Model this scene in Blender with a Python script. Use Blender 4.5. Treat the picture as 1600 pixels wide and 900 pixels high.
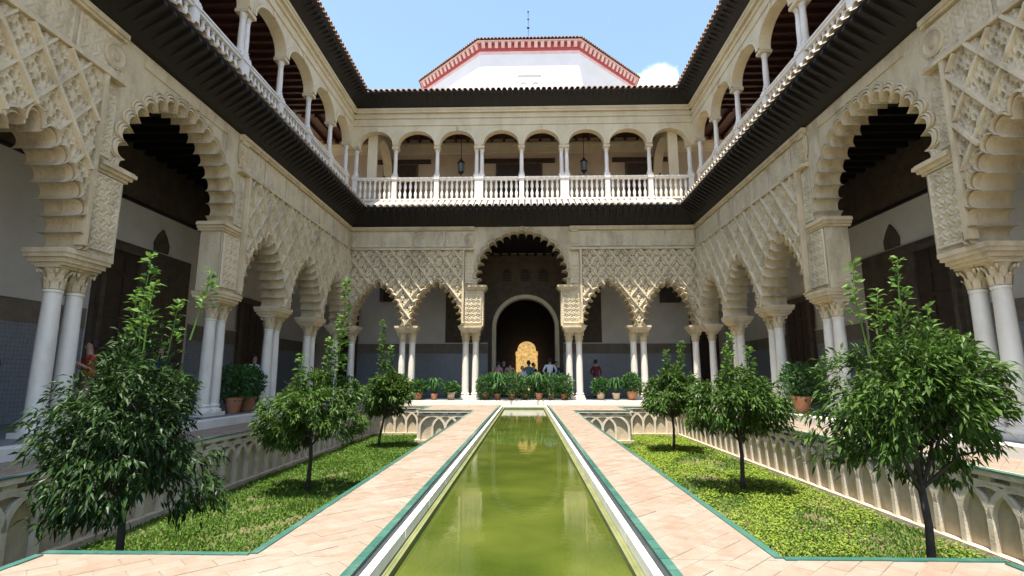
import bpy, bmesh, math, random
import numpy as np
from mathutils import Vector, Matrix
from mathutils.geometry import tessellate_polygon
random.seed(7); np.random.seed(7)
PI = math.pi; R = math.radians
scene = bpy.context.scene
for o in list(bpy.data.objects): bpy.data.objects.remove(o)
col = scene.collection

# ------------------------------------------------------------------ camera
F_PX, PITCH = 820.0, math.atan(138/820.0)
cam_d = bpy.data.cameras.new('camera'); cam = bpy.data.objects.new('camera', cam_d); col.objects.link(cam)
cam_d.sensor_width = 36.0; cam_d.lens = 36.0*F_PX/1600; cam_d.clip_end = 2000; cam_d.clip_start = 0.05
cam.location = (0.09, 0, 1.15)
cam.rotation_euler = (PI/2+PITCH, 0, math.atan(22/(F_PX/math.cos(PITCH))))
scene.camera = cam
scene.render.resolution_x, scene.render.resolution_y = 1024, 576

# ------------------------------------------------------------------ sky, sun, exposure
SUN_EL, SUN_AZ = R(76), R(23)          # azimuth measured from behind the camera towards the left
sun_dir = Vector((-math.sin(SUN_AZ)*math.cos(SUN_EL), -math.cos(SUN_AZ)*math.cos(SUN_EL), math.sin(SUN_EL)))
world = bpy.data.worlds.new('World'); scene.world = world; world.use_nodes = True
wn = world.node_tree; wn.nodes.clear()
def W(t, **k):
    n = wn.nodes.new(t)
    for a, b in k.items(): setattr(n, a, b)
    return n
sky = W('ShaderNodeTexSky', sky_type='NISHITA', sun_disc=False, sun_elevation=SUN_EL,
        sun_rotation=math.atan2(sun_dir.x, sun_dir.y), altitude=10, air_density=1.0, dust_density=1.3, ozone_density=1.8)
bg = W('ShaderNodeBackground'); bg.inputs[1].default_value = 0.092
wo = W('ShaderNodeOutputWorld')
tc = W('ShaderNodeTexCoord')
# thin scattered cumulus: a few soft puffs broken up by noise
ns = W('ShaderNodeTexNoise'); ns.inputs['Scale'].default_value = 9; ns.inputs['Detail'].default_value = 7; ns.inputs['Roughness'].default_value = .62
wn.links.new(tc.outputs['Generated'], ns.inputs['Vector'])
acc = None
for d, rad in (((.268, 1, .598), .046), ((.246, 1, .590), .034), ((.284, 1, .602), .032), ((-.9, .5, .5), .1), ((.8, .2, .7), .12), ((-.5, -1, .6), .12), ((.6, -1, .8), .1)):
    dv = Vector(d).normalized()
    dn = W('ShaderNodeVectorMath', operation='DISTANCE'); dn.inputs[1].default_value = dv
    nrm = W('ShaderNodeVectorMath', operation='NORMALIZE'); wn.links.new(tc.outputs['Generated'], nrm.inputs[0])
    wn.links.new(nrm.outputs[0], dn.inputs[0])
    mr = W('ShaderNodeMapRange', interpolation_type='SMOOTHSTEP'); mr.inputs[1].default_value = rad; mr.inputs[2].default_value = 0
    mr.inputs[3].default_value = 0; mr.inputs[4].default_value = 1
    wn.links.new(dn.outputs['Value'], mr.inputs[0])
    if acc is None: acc = mr.outputs[0]
    else:
        mx = W('ShaderNodeMath', operation='MAXIMUM'); wn.links.new(acc, mx.inputs[0]); wn.links.new(mr.outputs[0], mx.inputs[1]); acc = mx.outputs[0]
ad = W('ShaderNodeMath', operation='MULTIPLY_ADD'); ad.inputs[1].default_value = 1.0
wn.links.new(acc, ad.inputs[0])
nsub = W('ShaderNodeMapRange'); nsub.inputs[1].default_value = .3; nsub.inputs[2].default_value = .7; nsub.inputs[3].default_value = -.75; nsub.inputs[4].default_value = .15
wn.links.new(ns.outputs[0], nsub.inputs[0]); wn.links.new(nsub.outputs[0], ad.inputs[2])
cr = W('ShaderNodeMapRange', interpolation_type='SMOOTHSTEP'); cr.inputs[1].default_value = 0; cr.inputs[2].default_value = .55; cr.inputs[4].default_value = .8
wn.links.new(ad.outputs[0], cr.inputs[0])
mixc = W('ShaderNodeMix', data_type='RGBA'); mixc.inputs['B'].default_value = (6.2, 6.4, 6.8, 1)
wn.links.new(cr.outputs[0], mixc.inputs['Factor']); wn.links.new(sky.outputs[0], mixc.inputs['A'])
wn.links.new(mixc.outputs['Result'], bg.inputs[0]); wn.links.new(bg.outputs[0], wo.inputs[0])
sl = bpy.data.lights.new('sun', 'SUN'); sl.energy = 3.2; sl.angle = R(.55); sl.color = (1, .95, .87)
so = bpy.data.objects.new('sun', sl); col.objects.link(so); so.rotation_euler = (-sun_dir).to_track_quat('-Z', 'Y').to_euler(); so.location = (-5, -8, 30)
vs = scene.view_settings; vs.view_transform = 'Standard'; vs.look = 'None'; vs.gamma = 1; vs.exposure = 2.05; vs.use_curve_mapping = False
scene.cycles.max_bounces = 8; scene.cycles.diffuse_bounces = 2; scene.cycles.glossy_bounces = 3

# ------------------------------------------------------------------ materials
MATS = {}
def mat(name, c1, c2=None, scale=3.0, rough=.7, bump=0.0, bscale=30.0, kind='noise', spec=.4, rnd=0.0, detail=6, dirt=None, dscale=1.2, stretch=None, bdist=.02):
    """principled with noise colour mix, optional dirt stains, optional per-piece value jitter and bump"""
    m = bpy.data.materials.new(name); m.use_nodes = True; nt = m.node_tree; n = nt.nodes; L = nt.links
    b = n['Principled BSDF']; b.inputs['Roughness'].default_value = rough; b.inputs['Specular IOR Level'].default_value = spec
    geo = n.new('ShaderNodeNewGeometry')
    mp = n.new('ShaderNodeMapping'); L.new(geo.outputs['Position'], mp.inputs[0])
    if stretch: mp.inputs['Scale'].default_value = stretch
    c2 = c2 or c1
    t = n.new('ShaderNodeTexNoise'); t.inputs['Scale'].default_value = scale; t.inputs['Detail'].default_value = detail; t.inputs['Roughness'].default_value = .6
    L.new(mp.outputs[0], t.inputs['Vector'])
    rp = n.new('ShaderNodeMapRange'); rp.inputs[1].default_value = .32; rp.inputs[2].default_value = .68; L.new(t.outputs[0], rp.inputs[0])
    mx = n.new('ShaderNodeMix'); mx.data_type = 'RGBA'; mx.inputs['A'].default_value = (*c1, 1); mx.inputs['B'].default_value = (*c2, 1)
    fac = rp.outputs[0]
    if rnd:
        oi = n.new('ShaderNodeObjectInfo'); a = n.new('ShaderNodeMath'); a.operation = 'ADD'
        L.new(oi.outputs['Random'], a.inputs[0]); L.new(geo.outputs['Random Per Island'], a.inputs[1])
        fr = n.new('ShaderNodeMath'); fr.operation = 'FRACT'; L.new(a.outputs[0], fr.inputs[0])
        mm = n.new('ShaderNodeMix'); mm.data_type = 'FLOAT'; mm.inputs[0].default_value = rnd
        L.new(fac, mm.inputs[2]); L.new(fr.outputs[0], mm.inputs[3]); fac = mm.outputs[0]
    L.new(fac, mx.inputs['Factor']); out = mx.outputs['Result']
    if dirt:
        t2 = n.new('ShaderNodeTexNoise'); t2.inputs['Scale'].default_value = dscale; t2.inputs['Detail'].default_value = 8; t2.inputs['Roughness'].default_value = .7
        L.new(mp.outputs[0], t2.inputs['Vector'])
        r2 = n.new('ShaderNodeMapRange'); r2.inputs[1].default_value = .5; r2.inputs[2].default_value = .72; r2.inputs[4].default_value = dirt[3]; L.new(t2.outputs[0], r2.inputs[0])
        m2 = n.new('ShaderNodeMix'); m2.data_type = 'RGBA'; m2.inputs['B'].default_value = (*dirt[:3], 1)
        L.new(r2.outputs[0], m2.inputs['Factor']); L.new(out, m2.inputs['A']); out = m2.outputs['Result']
    L.new(out, b.inputs['Base Color'])
    if bump:
        bp = n.new('ShaderNodeBump'); bp.inputs['Strength'].default_value = bump; bp.inputs['Distance'].default_value = bdist
        if kind == 'carved':
            v = n.new('ShaderNodeTexVoronoi'); v.feature = 'SMOOTH_F1'; v.inputs['Scale'].default_value = bscale; v.inputs['Randomness'].default_value = .55
            L.new(geo.outputs['Position'], v.inputs['Vector'])
            v2 = n.new('ShaderNodeTexVoronoi'); v2.feature = 'F1'; v2.inputs['Scale'].default_value = bscale*2.6; L.new(geo.outputs['Position'], v2.inputs['Vector'])
            s = n.new('ShaderNodeMath'); s.operation = 'MULTIPLY_ADD'; s.inputs[1].default_value = .5
            L.new(v2.outputs[0], s.inputs[0]); L.new(v.outputs[0], s.inputs[2]); L.new(s.outputs[0], bp.inputs['Height'])
        else:
            v = n.new('ShaderNodeTexNoise'); v.inputs['Scale'].default_value = bscale; v.inputs['Detail'].default_value = 8; L.new(mp.outputs[0], v.inputs['Vector'])
            L.new(v.outputs[0], bp.inputs['Height'])
        L.new(bp.outputs[0], b.inputs['Normal'])
    MATS[name] = m; return m
mat('stucco', (.68, .58, .395), (.56, .455, .29), 2.2, .85, .5, 26, dirt=(.27, .215, .15, .75), dscale=1.3, spec=.2, stretch=(1, 1, .45))
mat('carved', (.68, .58, .395), (.56, .455, .29), 2.6, .85, 1.0, 16, kind='carved', dirt=(.27, .215, .15, .75), dscale=1.3, spec=.2, bdist=.016, stretch=(1, 1, .45))
mat('relief', (.71, .61, .425), (.57, .47, .305), 3.5, .85, .6, 70, dirt=(.25, .20, .14, .75), dscale=1.6, spec=.2, bdist=.012, stretch=(1, 1, .45))
mat('upper_stucco', (.72, .62, .42), (.62, .51, .32), 1.6, .85, .25, 20, dirt=(.40, .30, .19, .45), dscale=.9, spec=.2, stretch=(1, 1, .45))
mat('trim', (.68, .565, .375), (.54, .43, .265), 4, .8, .25, 40, dirt=(.27, .215, .15, .75), dscale=1.5, spec=.2, stretch=(1, 1, .45))
mat('marble', (.80, .75, .65), (.66, .60, .50), 2.5, .35, .06, 30, dirt=(.48, .43, .35, .5), dscale=2.2, stretch=(1, 1, .45))
mat('marble_white', (.80, .76, .68), (.70, .65, .56), 3, .45, .06, 30, dirt=(.5, .45, .36, .4), dscale=2.5)
mat('plaster', (.64, .60, .53), (.55, .51, .44), 1.2, .9, .12, 40, dirt=(.45, .39, .30, .35), dscale=.7, spec=.15)
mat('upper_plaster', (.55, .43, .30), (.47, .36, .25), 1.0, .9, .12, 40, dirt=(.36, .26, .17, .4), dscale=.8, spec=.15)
mat('dado_stone', (.24, .20, .15), (.17, .14, .105), 3, .85, 1.0, 16, kind='carved', spec=.2, bdist=.03)
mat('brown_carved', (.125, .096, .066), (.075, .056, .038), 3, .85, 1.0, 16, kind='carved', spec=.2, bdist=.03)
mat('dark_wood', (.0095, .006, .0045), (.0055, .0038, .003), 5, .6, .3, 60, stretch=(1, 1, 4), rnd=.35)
mat('ceiling_wood', (.10, .036, .022), (.058, .022, .014), 4, .6, .3, 40, rnd=.5)
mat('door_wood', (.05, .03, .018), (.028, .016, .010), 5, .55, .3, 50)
mat('clay_tile', (.30, .165, .095), (.42, .30, .20), 6, .85, .3, 60, rnd=.6, dirt=(.15, .12, .08, .5), dscale=3)
mat('limewashed_tile', (.70, .64, .52), (.45, .33, .22), 6, .85, .3, 60, rnd=.35, dirt=(.25, .2, .13, .45), dscale=3)
mat('paver', (.192, .122, .076), (.226, .196, .150), 8, .75, .25, 60, rnd=.48, dirt=(.248, .224, .182, .85), dscale=1.1)
mat('mortar', (.215, .187, .148), (.185, .152, .115), 5, .9, .2, 60)
mat('bed_stone', (.52, .43, .30), (.40, .32, .21), 3, .9, .45, 34, dirt=(.24, .19, .12, .6), dscale=2.0)
mat('bed_trim', (.66, .58, .45), (.52, .44, .32), 4, .85, .3, 40, dirt=(.28, .23, .15, .55), dscale=2.4)
mat('green_glaze', (.022, .085, .062), (.05, .145, .11), 7, .22, .05, 20, rnd=.6, dirt=(.14, .20, .165, .5), dscale=4, spec=.5)
mat('grey_stone', (.20, .21, .20), (.13, .14, .135), 5, .6, .2, 40)
mat('dark_channel', (.045, .050, .048), (.028, .032, .031), 5, .5, .2, 40)
mat('pool_wall', (.16, .17, .06), (.10, .11, .035), 3, .8, .2, 30)
mat('soil', (.14, .095, .052), (.075, .085, .03), 1.6, .95, .5, 40)
mat('ground', (.30, .24, .17), (.24, .19, .13), .6, .95)
mat('tower_wall', (.80, .79, .76), (.74, .72, .68), .8, .85, .1, 20, spec=.2)
mat('red_ochre', (.50, .10, .085), (.36, .06, .055), 3, .8, .2, 40, rnd=.3)
mat('pink_wash', (.74, .42, .38), (.80, .60, .56), 2, .85, .1, 30)
mat('terracotta', (.46, .20, .095), (.36, .14, .065), 5, .8, .25, 50, rnd=.5, dirt=(.5, .38, .28, .5), dscale=6)
mat('pale_pot', (.60, .47, .33), (.50, .36, .24), 5, .8, .25, 50, dirt=(.4, .28, .18, .5), dscale=6)
mat('bark', (.035, .026, .020), (.060, .046, .034), 10, .9, .6, 50)
mat('iron', (.012, .012, .012), (.02, .018, .016), 10, .5)
mat('faint_grey', (.66, .64, .60), (.72, .70, .66), 3, .85)
mat('skin', (.50, .30, .21), (.42, .24, .165), 5, .55)
mat('hair', (.020, .014, .010), (.035, .022, .014), 10, .6)
for nm, c in (('white', (.74, .75, .80)), ('pink', (.55, .26, .27)), ('tan', (.42, .30, .16)), ('navy', (.03, .04, .10)), ('maroon', (.16, .022, .03)), ('teal', (.10, .22, .22)), ('grey', (.22, .22, .23)), ('black', (.02, .02, .022)), ('red', (.5, .06, .05)), ('denim', (.06, .09, .17)), ('khaki', (.30, .24, .15))):
    mat('cloth_'+nm, c, tuple(x*.8 for x in c), 6, .85, .3, 25)

def leaf_mat(name, c1, c2, trans=.3, rough=.42):
    m = bpy.data.materials.new(name); m.use_nodes = True; nt = m.node_tree; n = nt.nodes; L = nt.links
    b = n['Principled BSDF']; b.inputs['Roughness'].default_value = rough; b.inputs['Specular IOR Level'].default_value = .16
    g = n.new('ShaderNodeNewGeometry'); mx = n.new('ShaderNodeMix'); mx.data_type = 'RGBA'
    mx.inputs['A'].default_value = (*c1, 1); mx.inputs['B'].default_value = (*c2, 1)
    t = n.new('ShaderNodeTexNoise'); t.inputs['Scale'].default_value = 1.6; L.new(g.outputs['Position'], t.inputs['Vector'])
    a = n.new('ShaderNodeMix'); a.data_type = 'FLOAT'; a.inputs[0].default_value = .3
    L.new(g.outputs['Random Per Island'], a.inputs[2]); L.new(t.outputs[0], a.inputs[3]); L.new(a.outputs[0], mx.inputs['Factor'])
    L.new(mx.outputs['Result'], b.inputs['Base Color'])
    tr = n.new('ShaderNodeBsdfTranslucent'); L.new(mx.outputs['Result'], tr.inputs[0])
    ms = n.new('ShaderNodeMixShader'); ms.inputs[0].default_value = trans
    L.new(b.outputs[0], ms.inputs[1]); L.new(tr.outputs[0], ms.inputs[2]); L.new(ms.outputs[0], n['Material Output'].inputs[0])
    MATS[name] = m
leaf_mat('leaf', (.016, .046, .008), (.085, .150, .022))
leaf_mat('shaded_leaf', (.010, .028, .007), (.034, .068, .013), .2)  # darker copy of the orange leaf, paints shade into the near left crown
leaf_mat('shoot_leaf', (.075, .16, .03), (.15, .25, .05), .4)
leaf_mat('pot_leaf', (.030, .085, .022), (.07, .15, .04))
leaf_mat('grass', (.045, .115, .014), (.120, .19, .026), .3, .6)
leaf_mat('clover', (.10, .18, .02), (.25, .30, .035), .3, .6)

# azulejo dado: small blue, white and ochre tiles seen from afar
def azulejo():
    m = mat('azulejo', (.26, .265, .26), (.16, .165, .17), 5, .35, .1, 30)
    nt = m.node_tree; n = nt.nodes; L = nt.links; b = n['Principled BSDF']
    g = n.new('ShaderNodeNewGeometry'); s = n.new('ShaderNodeSeparateXYZ'); L.new(g.outputs['Position'], s.inputs[0])
    h = n.new('ShaderNodeMath'); h.operation = 'ADD'; L.new(s.outputs[0], h.inputs[0]); L.new(s.outputs[1], h.inputs[1])
    cb = n.new('ShaderNodeCombineXYZ'); L.new(h.outputs[0], cb.inputs[0]); L.new(s.outputs[2], cb.inputs[1])
    v = n.new('ShaderNodeTexVoronoi'); v.inputs['Scale'].default_value = 11; v.inputs['Randomness'].default_value = .15; L.new(cb.outputs[0], v.inputs['Vector'])
    r = n.new('ShaderNodeValToRGB'); e = r.color_ramp
    e.elements[0].position = .0; e.elements[0].color = (.10, .13, .20, 1); e.elements[1].position = 1; e.elements[1].color = (.30, .27, .21, 1)
    k = e.elements.new(.35); k.color = (.30, .31, .31, 1); k = e.elements.new(.6); k.color = (.09, .12, .16, 1)
    L.new(v.outputs[0], r.inputs[0])
    mm = n.new('ShaderNodeMix'); mm.data_type = 'RGBA'; mm.inputs['Factor'].default_value = .6
    old = b.inputs['Base Color'].links[0].from_socket; L.new(old, mm.inputs['A']); L.new(r.outputs[0], mm.inputs['B']); L.new(mm.outputs['Result'], b.inputs['Base Color'])
azulejo()
def water_mat():
    m = bpy.data.materials.new('water'); m.use_nodes = True; nt = m.node_tree; n = nt.nodes; L = nt.links; b = n['Principled BSDF']
    g = n.new('ShaderNodeNewGeometry')
    t = n.new('ShaderNodeTexNoise'); t.inputs['Scale'].default_value = 1.5; t.inputs['Detail'].default_value = 6; L.new(g.outputs['Position'], t.inputs['Vector'])
    r = n.new('ShaderNodeValToRGB'); e = r.color_ramp; e.elements[0].position = .3; e.elements[0].color = (.036, .053, .007, 1); e.elements[1].position = .75; e.elements[1].color = (.078, .095, .014, 1)
    L.new(t.outputs[0], r.inputs[0]); L.new(r.outputs[0], b.inputs['Base Color'])
    b.inputs['Roughness'].default_value = .04; b.inputs['IOR'].default_value = 1.33; b.inputs['Specular IOR Level'].default_value = .5
    w = n.new('ShaderNodeTexNoise'); w.inputs['Scale'].default_value = 3.2; w.inputs['Detail'].default_value = 3
    mp = n.new('ShaderNodeMapping'); mp.inputs['Scale'].default_value = (1, 1.6, 1); L.new(g.outputs['Position'], mp.inputs[0]); L.new(mp.outputs[0], w.inputs['Vector'])
    bp = n.new('ShaderNodeBump'); bp.inputs['Strength'].default_value = .06; bp.inputs['Distance'].default_value = .02; L.new(w.outputs[0], bp.inputs['Height']); L.new(bp.outputs[0], b.inputs['Normal'])
    MATS['water'] = m
water_mat()
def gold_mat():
    m = mat('self_lit_gold', (.80, .56, .22), (.42, .22, .05), 6, .4, .5, 22, kind='carved')
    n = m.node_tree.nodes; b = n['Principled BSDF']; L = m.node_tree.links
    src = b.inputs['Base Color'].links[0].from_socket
    L.new(src, b.inputs['Emission Color']); b.inputs['Emission Strength'].default_value = .27  # emission stands in for light falling on the gilding
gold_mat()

# ------------------------------------------------------------------ mesh helpers
class MB:
    def __init__(s): s.v = []; s.f = []; s.m = []
    def add(s, vs, fs, mi=0):
        o = len(s.v); s.v += [tuple(p) for p in vs]; s.f += [tuple(i+o for i in f) for f in fs]; s.m += [mi]*len(fs); return s
    def box(s, x0, x1, y0, y1, z0, z1, mi=0):
        return s.add([(x0,y0,z0),(x1,y0,z0),(x1,y1,z0),(x0,y1,z0),(x0,y0,z1),(x1,y0,z1),(x1,y1,z1),(x0,y1,z1)],
                     [(0,3,2,1),(4,5,6,7),(0,1,5,4),(1,2,6,5),(2,3,7,6),(3,0,4,7)], mi)
    def lathe(s, prof, n=12, c=(0, 0), mi=0, cap=True):
        vs = [(c[0]+r*math.cos(2*PI*k/n), c[1]+r*math.sin(2*PI*k/n), z) for r, z in prof for k in range(n)]
        fs = [(i*n+k, i*n+(k+1) % n, (i+1)*n+(k+1) % n, (i+1)*n+k) for i in range(len(prof)-1) for k in range(n)]
        if cap: fs += [tuple(range(n))[::-1], tuple((len(prof)-1)*n+k for k in range(n))]
        return s.add(vs, fs, mi)
    def tube(s, pts, rad, n=6, mi=0):
        pts = [Vector(p) for p in pts]; vs = []
        for i, p in enumerate(pts):
            d = (pts[min(i+1, len(pts)-1)]-pts[max(i-1, 0)]).normalized()
            a = d.orthogonal().normalized() if i == 0 else (a-d*a.dot(d)).normalized()
            b = d.cross(a); r = rad[i] if hasattr(rad, '__len__') else rad
            vs += [p+(a*math.cos(2*PI*k/n)+b*math.sin(2*PI*k/n))*r for k in range(n)]
        fs = [(i*n+k, i*n+(k+1) % n, (i+1)*n+(k+1) % n, (i+1)*n+k) for i in range(len(pts)-1) for k in range(n)]
        fs += [tuple(range(n))[::-1], tuple((len(pts)-1)*n+k for k in range(n))]
        return s.add(vs, fs, mi)
    def prism(s, outline, y0, y1, mi=0, axis='y'):
        """outline: list of (u,z); extruded along y (or x)"""
        n = len(outline); tris = tessellate_polygon([[Vector((u, z, 0)) for u, z in outline]])
        area = sum(outline[i][0]*outline[(i+1) % n][1]-outline[(i+1) % n][0]*outline[i][1] for i in range(n))
        if axis == 'y': P = [(u, y0, z) for u, z in outline]+[(u, y1, z) for u, z in outline]
        else: P = [(y0, u, z) for u, z in outline]+[(y1, u, z) for u, z in outline]
        fs = []
        for t in tris:
            fs.append(tuple(t)); fs.append(tuple(i+n for i in reversed(t)))
        for i in range(n):
            j = (i+1) % n; fs.append((i, j, j+n, i+n))
        return s.add(P, fs, mi)
    def mesh(s, name, mats, smooth=False):
        me = bpy.data.meshes.new(name); me.from_pydata(s.v, [], s.f)
        if isinstance(mats, str): mats = [mats]
        for k in mats: me.materials.append(MATS[k])
        if len(mats) > 1: me.polygons.foreach_set('material_index', s.m)
        if smooth: me.polygons.foreach_set('use_smooth', [True]*len(me.polygons))
        bm = bmesh.new(); bm.from_mesh(me); bmesh.ops.recalc_face_normals(bm, faces=bm.faces); bm.to_mesh(me); bm.free()
        me.update(); return me
    def build(s, name, mats, parent=None, smooth=False, loc=(0, 0, 0), rz=0):
        return link(name, s.mesh(name, mats, smooth), parent, loc, rz)
def link(name, me, parent=None, loc=(0, 0, 0), rz=0, scale=None, rot=None):
    o = bpy.data.objects.new(name, me); col.objects.link(o); o.parent = parent; o.location = loc
    o.rotation_euler = rot if rot else (0, 0, rz)
    if scale: o.scale = scale
    return o
def empty(name, loc=(0, 0, 0), rz=0): return link(name, None, None, loc, rz)
def tag(o, label, cat=None, group=None, kind=None):
    o['label'] = label
    if cat: o['category'] = cat
    if group: o['group'] = group
    if kind: o['kind'] = kind
    return o
def struct(o, label=None):
    o['kind'] = 'structure'
    if label: o['label'] = label
    return o
def autosmooth(me, ang=40):
    bm = bmesh.new(); bm.from_mesh(me)
    for f in bm.faces: f.smooth = True
    for e in bm.edges:
        if len(e.link_faces) == 2 and e.calc_face_angle(0) > R(ang): e.smooth = False
    bm.to_mesh(me); bm.free(); return me
def inpoly(U, Z, poly):
    poly = np.array(poly); x0, y0 = poly[:, 0], poly[:, 1]; x1, y1 = np.roll(x0, -1), np.roll(y0, -1)
    ins = np.zeros(U.shape, bool)
    for a, b, c, d in zip(x0, y0, x1, y1):
        if b == d: continue
        ins ^= ((b > Z) != (d > Z)) & (U < (c-a)*(Z-b)/(d-b)+a)
    return ins

# ------------------------------------------------------------------ dimensions
D = 22.4; XW = 7.6; T = .55           # far arcade plane, side arcade planes, wall thickness
ZG = .17; ZGR = -1.08                 # gallery floor, garden floor (walkways at 0)
ZC = 3.0; ZS = 3.28                   # capital top, arch springing
ZI = 5.02; ZF = 6.62; ZT = 7.66       # great impost, frieze bottom, wall top
ZU0, ZUB, ZUR, ZUS, ZUA, ZUT = 8.62, 9.02, 10.08, 11.55, 12.30, 13.38   # upper floor, plinth top, rail, springing, apex, wall top
GD = 4.1                              # gallery depth

# ------------------------------------------------------------------ arch outlines
def resample(pts, n):
    pts = np.array(pts); d = np.r_[0, np.cumsum(np.hypot(*np.diff(pts, axis=0).T))]
    t = np.linspace(0, d[-1], n+1); return np.c_[np.interp(t, d, pts[:, 0]), np.interp(t, d, pts[:, 1])]
def lobed(base, nl, depth=.55, sub=7, key=None):
    """base: polyline left foot > right foot; scallops bulge outwards from it. returns outline and matching outward normals"""
    c = resample(base, nl); out = []; nor = []
    cen = np.array([c[:, 0].mean(), c[:, 1].mean()-.25])
    for i in range(nl):
        a, b = c[i], c[i+1]; ch = b-a; n = np.array([-ch[1], ch[0]]); n = n/np.hypot(*n)
        if n @ ((a+b)/2-cen) < 0: n = -n
        dp = depth*np.hypot(*ch)*(key if key and i == nl//2 else 1)
        for k in range(sub):
            ph = PI*k/sub; out.append(a+ch*(1-math.cos(ph))/2+n*dp*math.sin(ph)**.55); nor.append(n)
    out.append(c[-1]); nor.append(nor[-1]); out = np.array(out); nor = np.array(nor)
    ns_ = nor.copy()
    for i in range(len(nor)):                                   # smooth normals so that offsets do not fold
        ns_[i] = nor[max(0, i-4):i+5].mean(0); ns_[i] /= np.hypot(*ns_[i])
    return out, ns_
def small_arch(uc, hw):
    h = 1.62; pts = []
    n = 24
    for k in range(n+1):                                        # pointed, two-centred, a little stilted
        t = k/n; 
        x = hw*(1-t**2.05)**.80; z = .12+h*(t**1.12)
        pts.append((x, z))
    right = [(hw, 0)]+pts
    right = [(x, z+ZS) for x, z in right]
    base = [(uc-x, z) for x, z in right]+[(uc+x, z) for x, z in right[::-1]][1:]
    return lobed(base, 15, .74, 10, key=1.6)
def big_arch(uc, hw, apex):
    r = hw+.10; zc = apex-.16-r*1.04
    base = [(uc-hw+.02, ZI)]
    n = 40; a0 = -math.asin(min(.9, max(0, (zc-ZI)/r*.55)))
    for k in range(n+1):
        a = PI-a0-(PI-2*a0)*k/n
        base.append((uc+r*math.cos(a), zc+r*1.04*math.sin(a)))
    base.append((uc+hw-.02, ZI)); return lobed(base, 19, .74, 10)

# ------------------------------------------------------------------ shared small meshes
def column_meshes(r, z0, z1, tag_):
    """base, shaft, capital meshes between z0 (floor) and z1 (top of capital)"""
    b = MB().box(-r*1.55, r*1.55, -r*1.55, r*1.55, z0, z0+.09)
    b.lathe([(r*1.5, z0+.09), (r*1.55, z0+.13), (r*1.45, z0+.17), (r*1.18, z0+.19), (r*1.14, z0+.22), (r*1.3, z0+.25), (r*1.12, z0+.28), (r*1.03, z0+.30)], 16)
    ch = .42*(r/.14)
    s = MB().lathe([(r*1.03, z0+.30), (r*1.04, z0+.7), (r*.99, (z0+z1)/2+.2), (r*.90, z1-ch-.05), (r*.90, z1-ch-.03), (r*1.03, z1-ch-.02), (r*1.03, z1-ch+.02), (r*.9, z1-ch+.03)], 18)
    c = MB(); zb = z1-ch+.02
    c.lathe([(r*.90, zb), (r*.95, zb+ch*.35), (r*1.02, zb+ch*.6), (r*1.3, zb+ch*.84), (r*1.3, zb+ch*.86)], 12)
    for row, (nn, zz, hh, rr) in enumerate(((8, zb+.01, ch*.42, .98), (8, zb+ch*.30, ch*.42, 1.02))):
        for k in range(nn):                                     # two rows of curling leaves
            a = 2*PI*(k+.5*row)/nn; ca, sa = math.cos(a), math.sin(a); w = r*.36
            prof = [(r*rr, zz, 1), (r*rr*1.10, zz+hh*.5, 1.05), (r*rr*1.26, zz+hh*.88, .85), (r*rr*1.42, zz+hh, .5), (r*rr*1.40, zz+hh*.82, .3)]
            vs = []
            for q, z, ww in prof:
                for sg in (-1, 1): vs.append((q*ca-sg*w*ww*sa, q*sa+sg*w*ww*ca, z))
                vs.append((q*1.07*ca, q*1.07*sa, z+.004))
            c.add(vs, [f for i in range(len(prof)-1) for f in ((i*3, i*3+2, i*3+5, i*3+3), (i*3+2, i*3+1, i*3+4, i*3+5))])
    for k in range(4):                                          # corner volutes
        a = PI/4+k*PI/2; ca, sa = math.cos(a), math.sin(a)
        c.tube([(r*1.1*ca, r*1.1*sa, zb+ch*.6), (r*1.5*ca, r*1.5*sa, zb+ch*.80), (r*1.72*ca, r*1.72*sa, zb+ch*.80), (r*1.66*ca, r*1.66*sa, zb+ch*.66)], [r*.12, r*.17, r*.2, r*.14], 6)
    q = r*1.42
    c.box(-q, q, -q, q, zb+ch*.86, z1)
    return (autosmooth(b.mesh('base_'+tag_, 'marble')), autosmooth(s.mesh('shaft_'+tag_, 'marble')), autosmooth(c.mesh('capital_'+tag_, 'trim' if tag_ == 'lower' else 'marble_white'), 50))
LOW = column_meshes(.142, ZG, ZC, 'lower')
UPP = column_meshes(.088, ZUR+.02, ZUS, 'upper')
def column(parent, ms, x, y):
    c = link('column', ms[1], parent, (x, y, 0)); link('base', ms[0], c); link('capital', ms[2], c); return c
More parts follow.
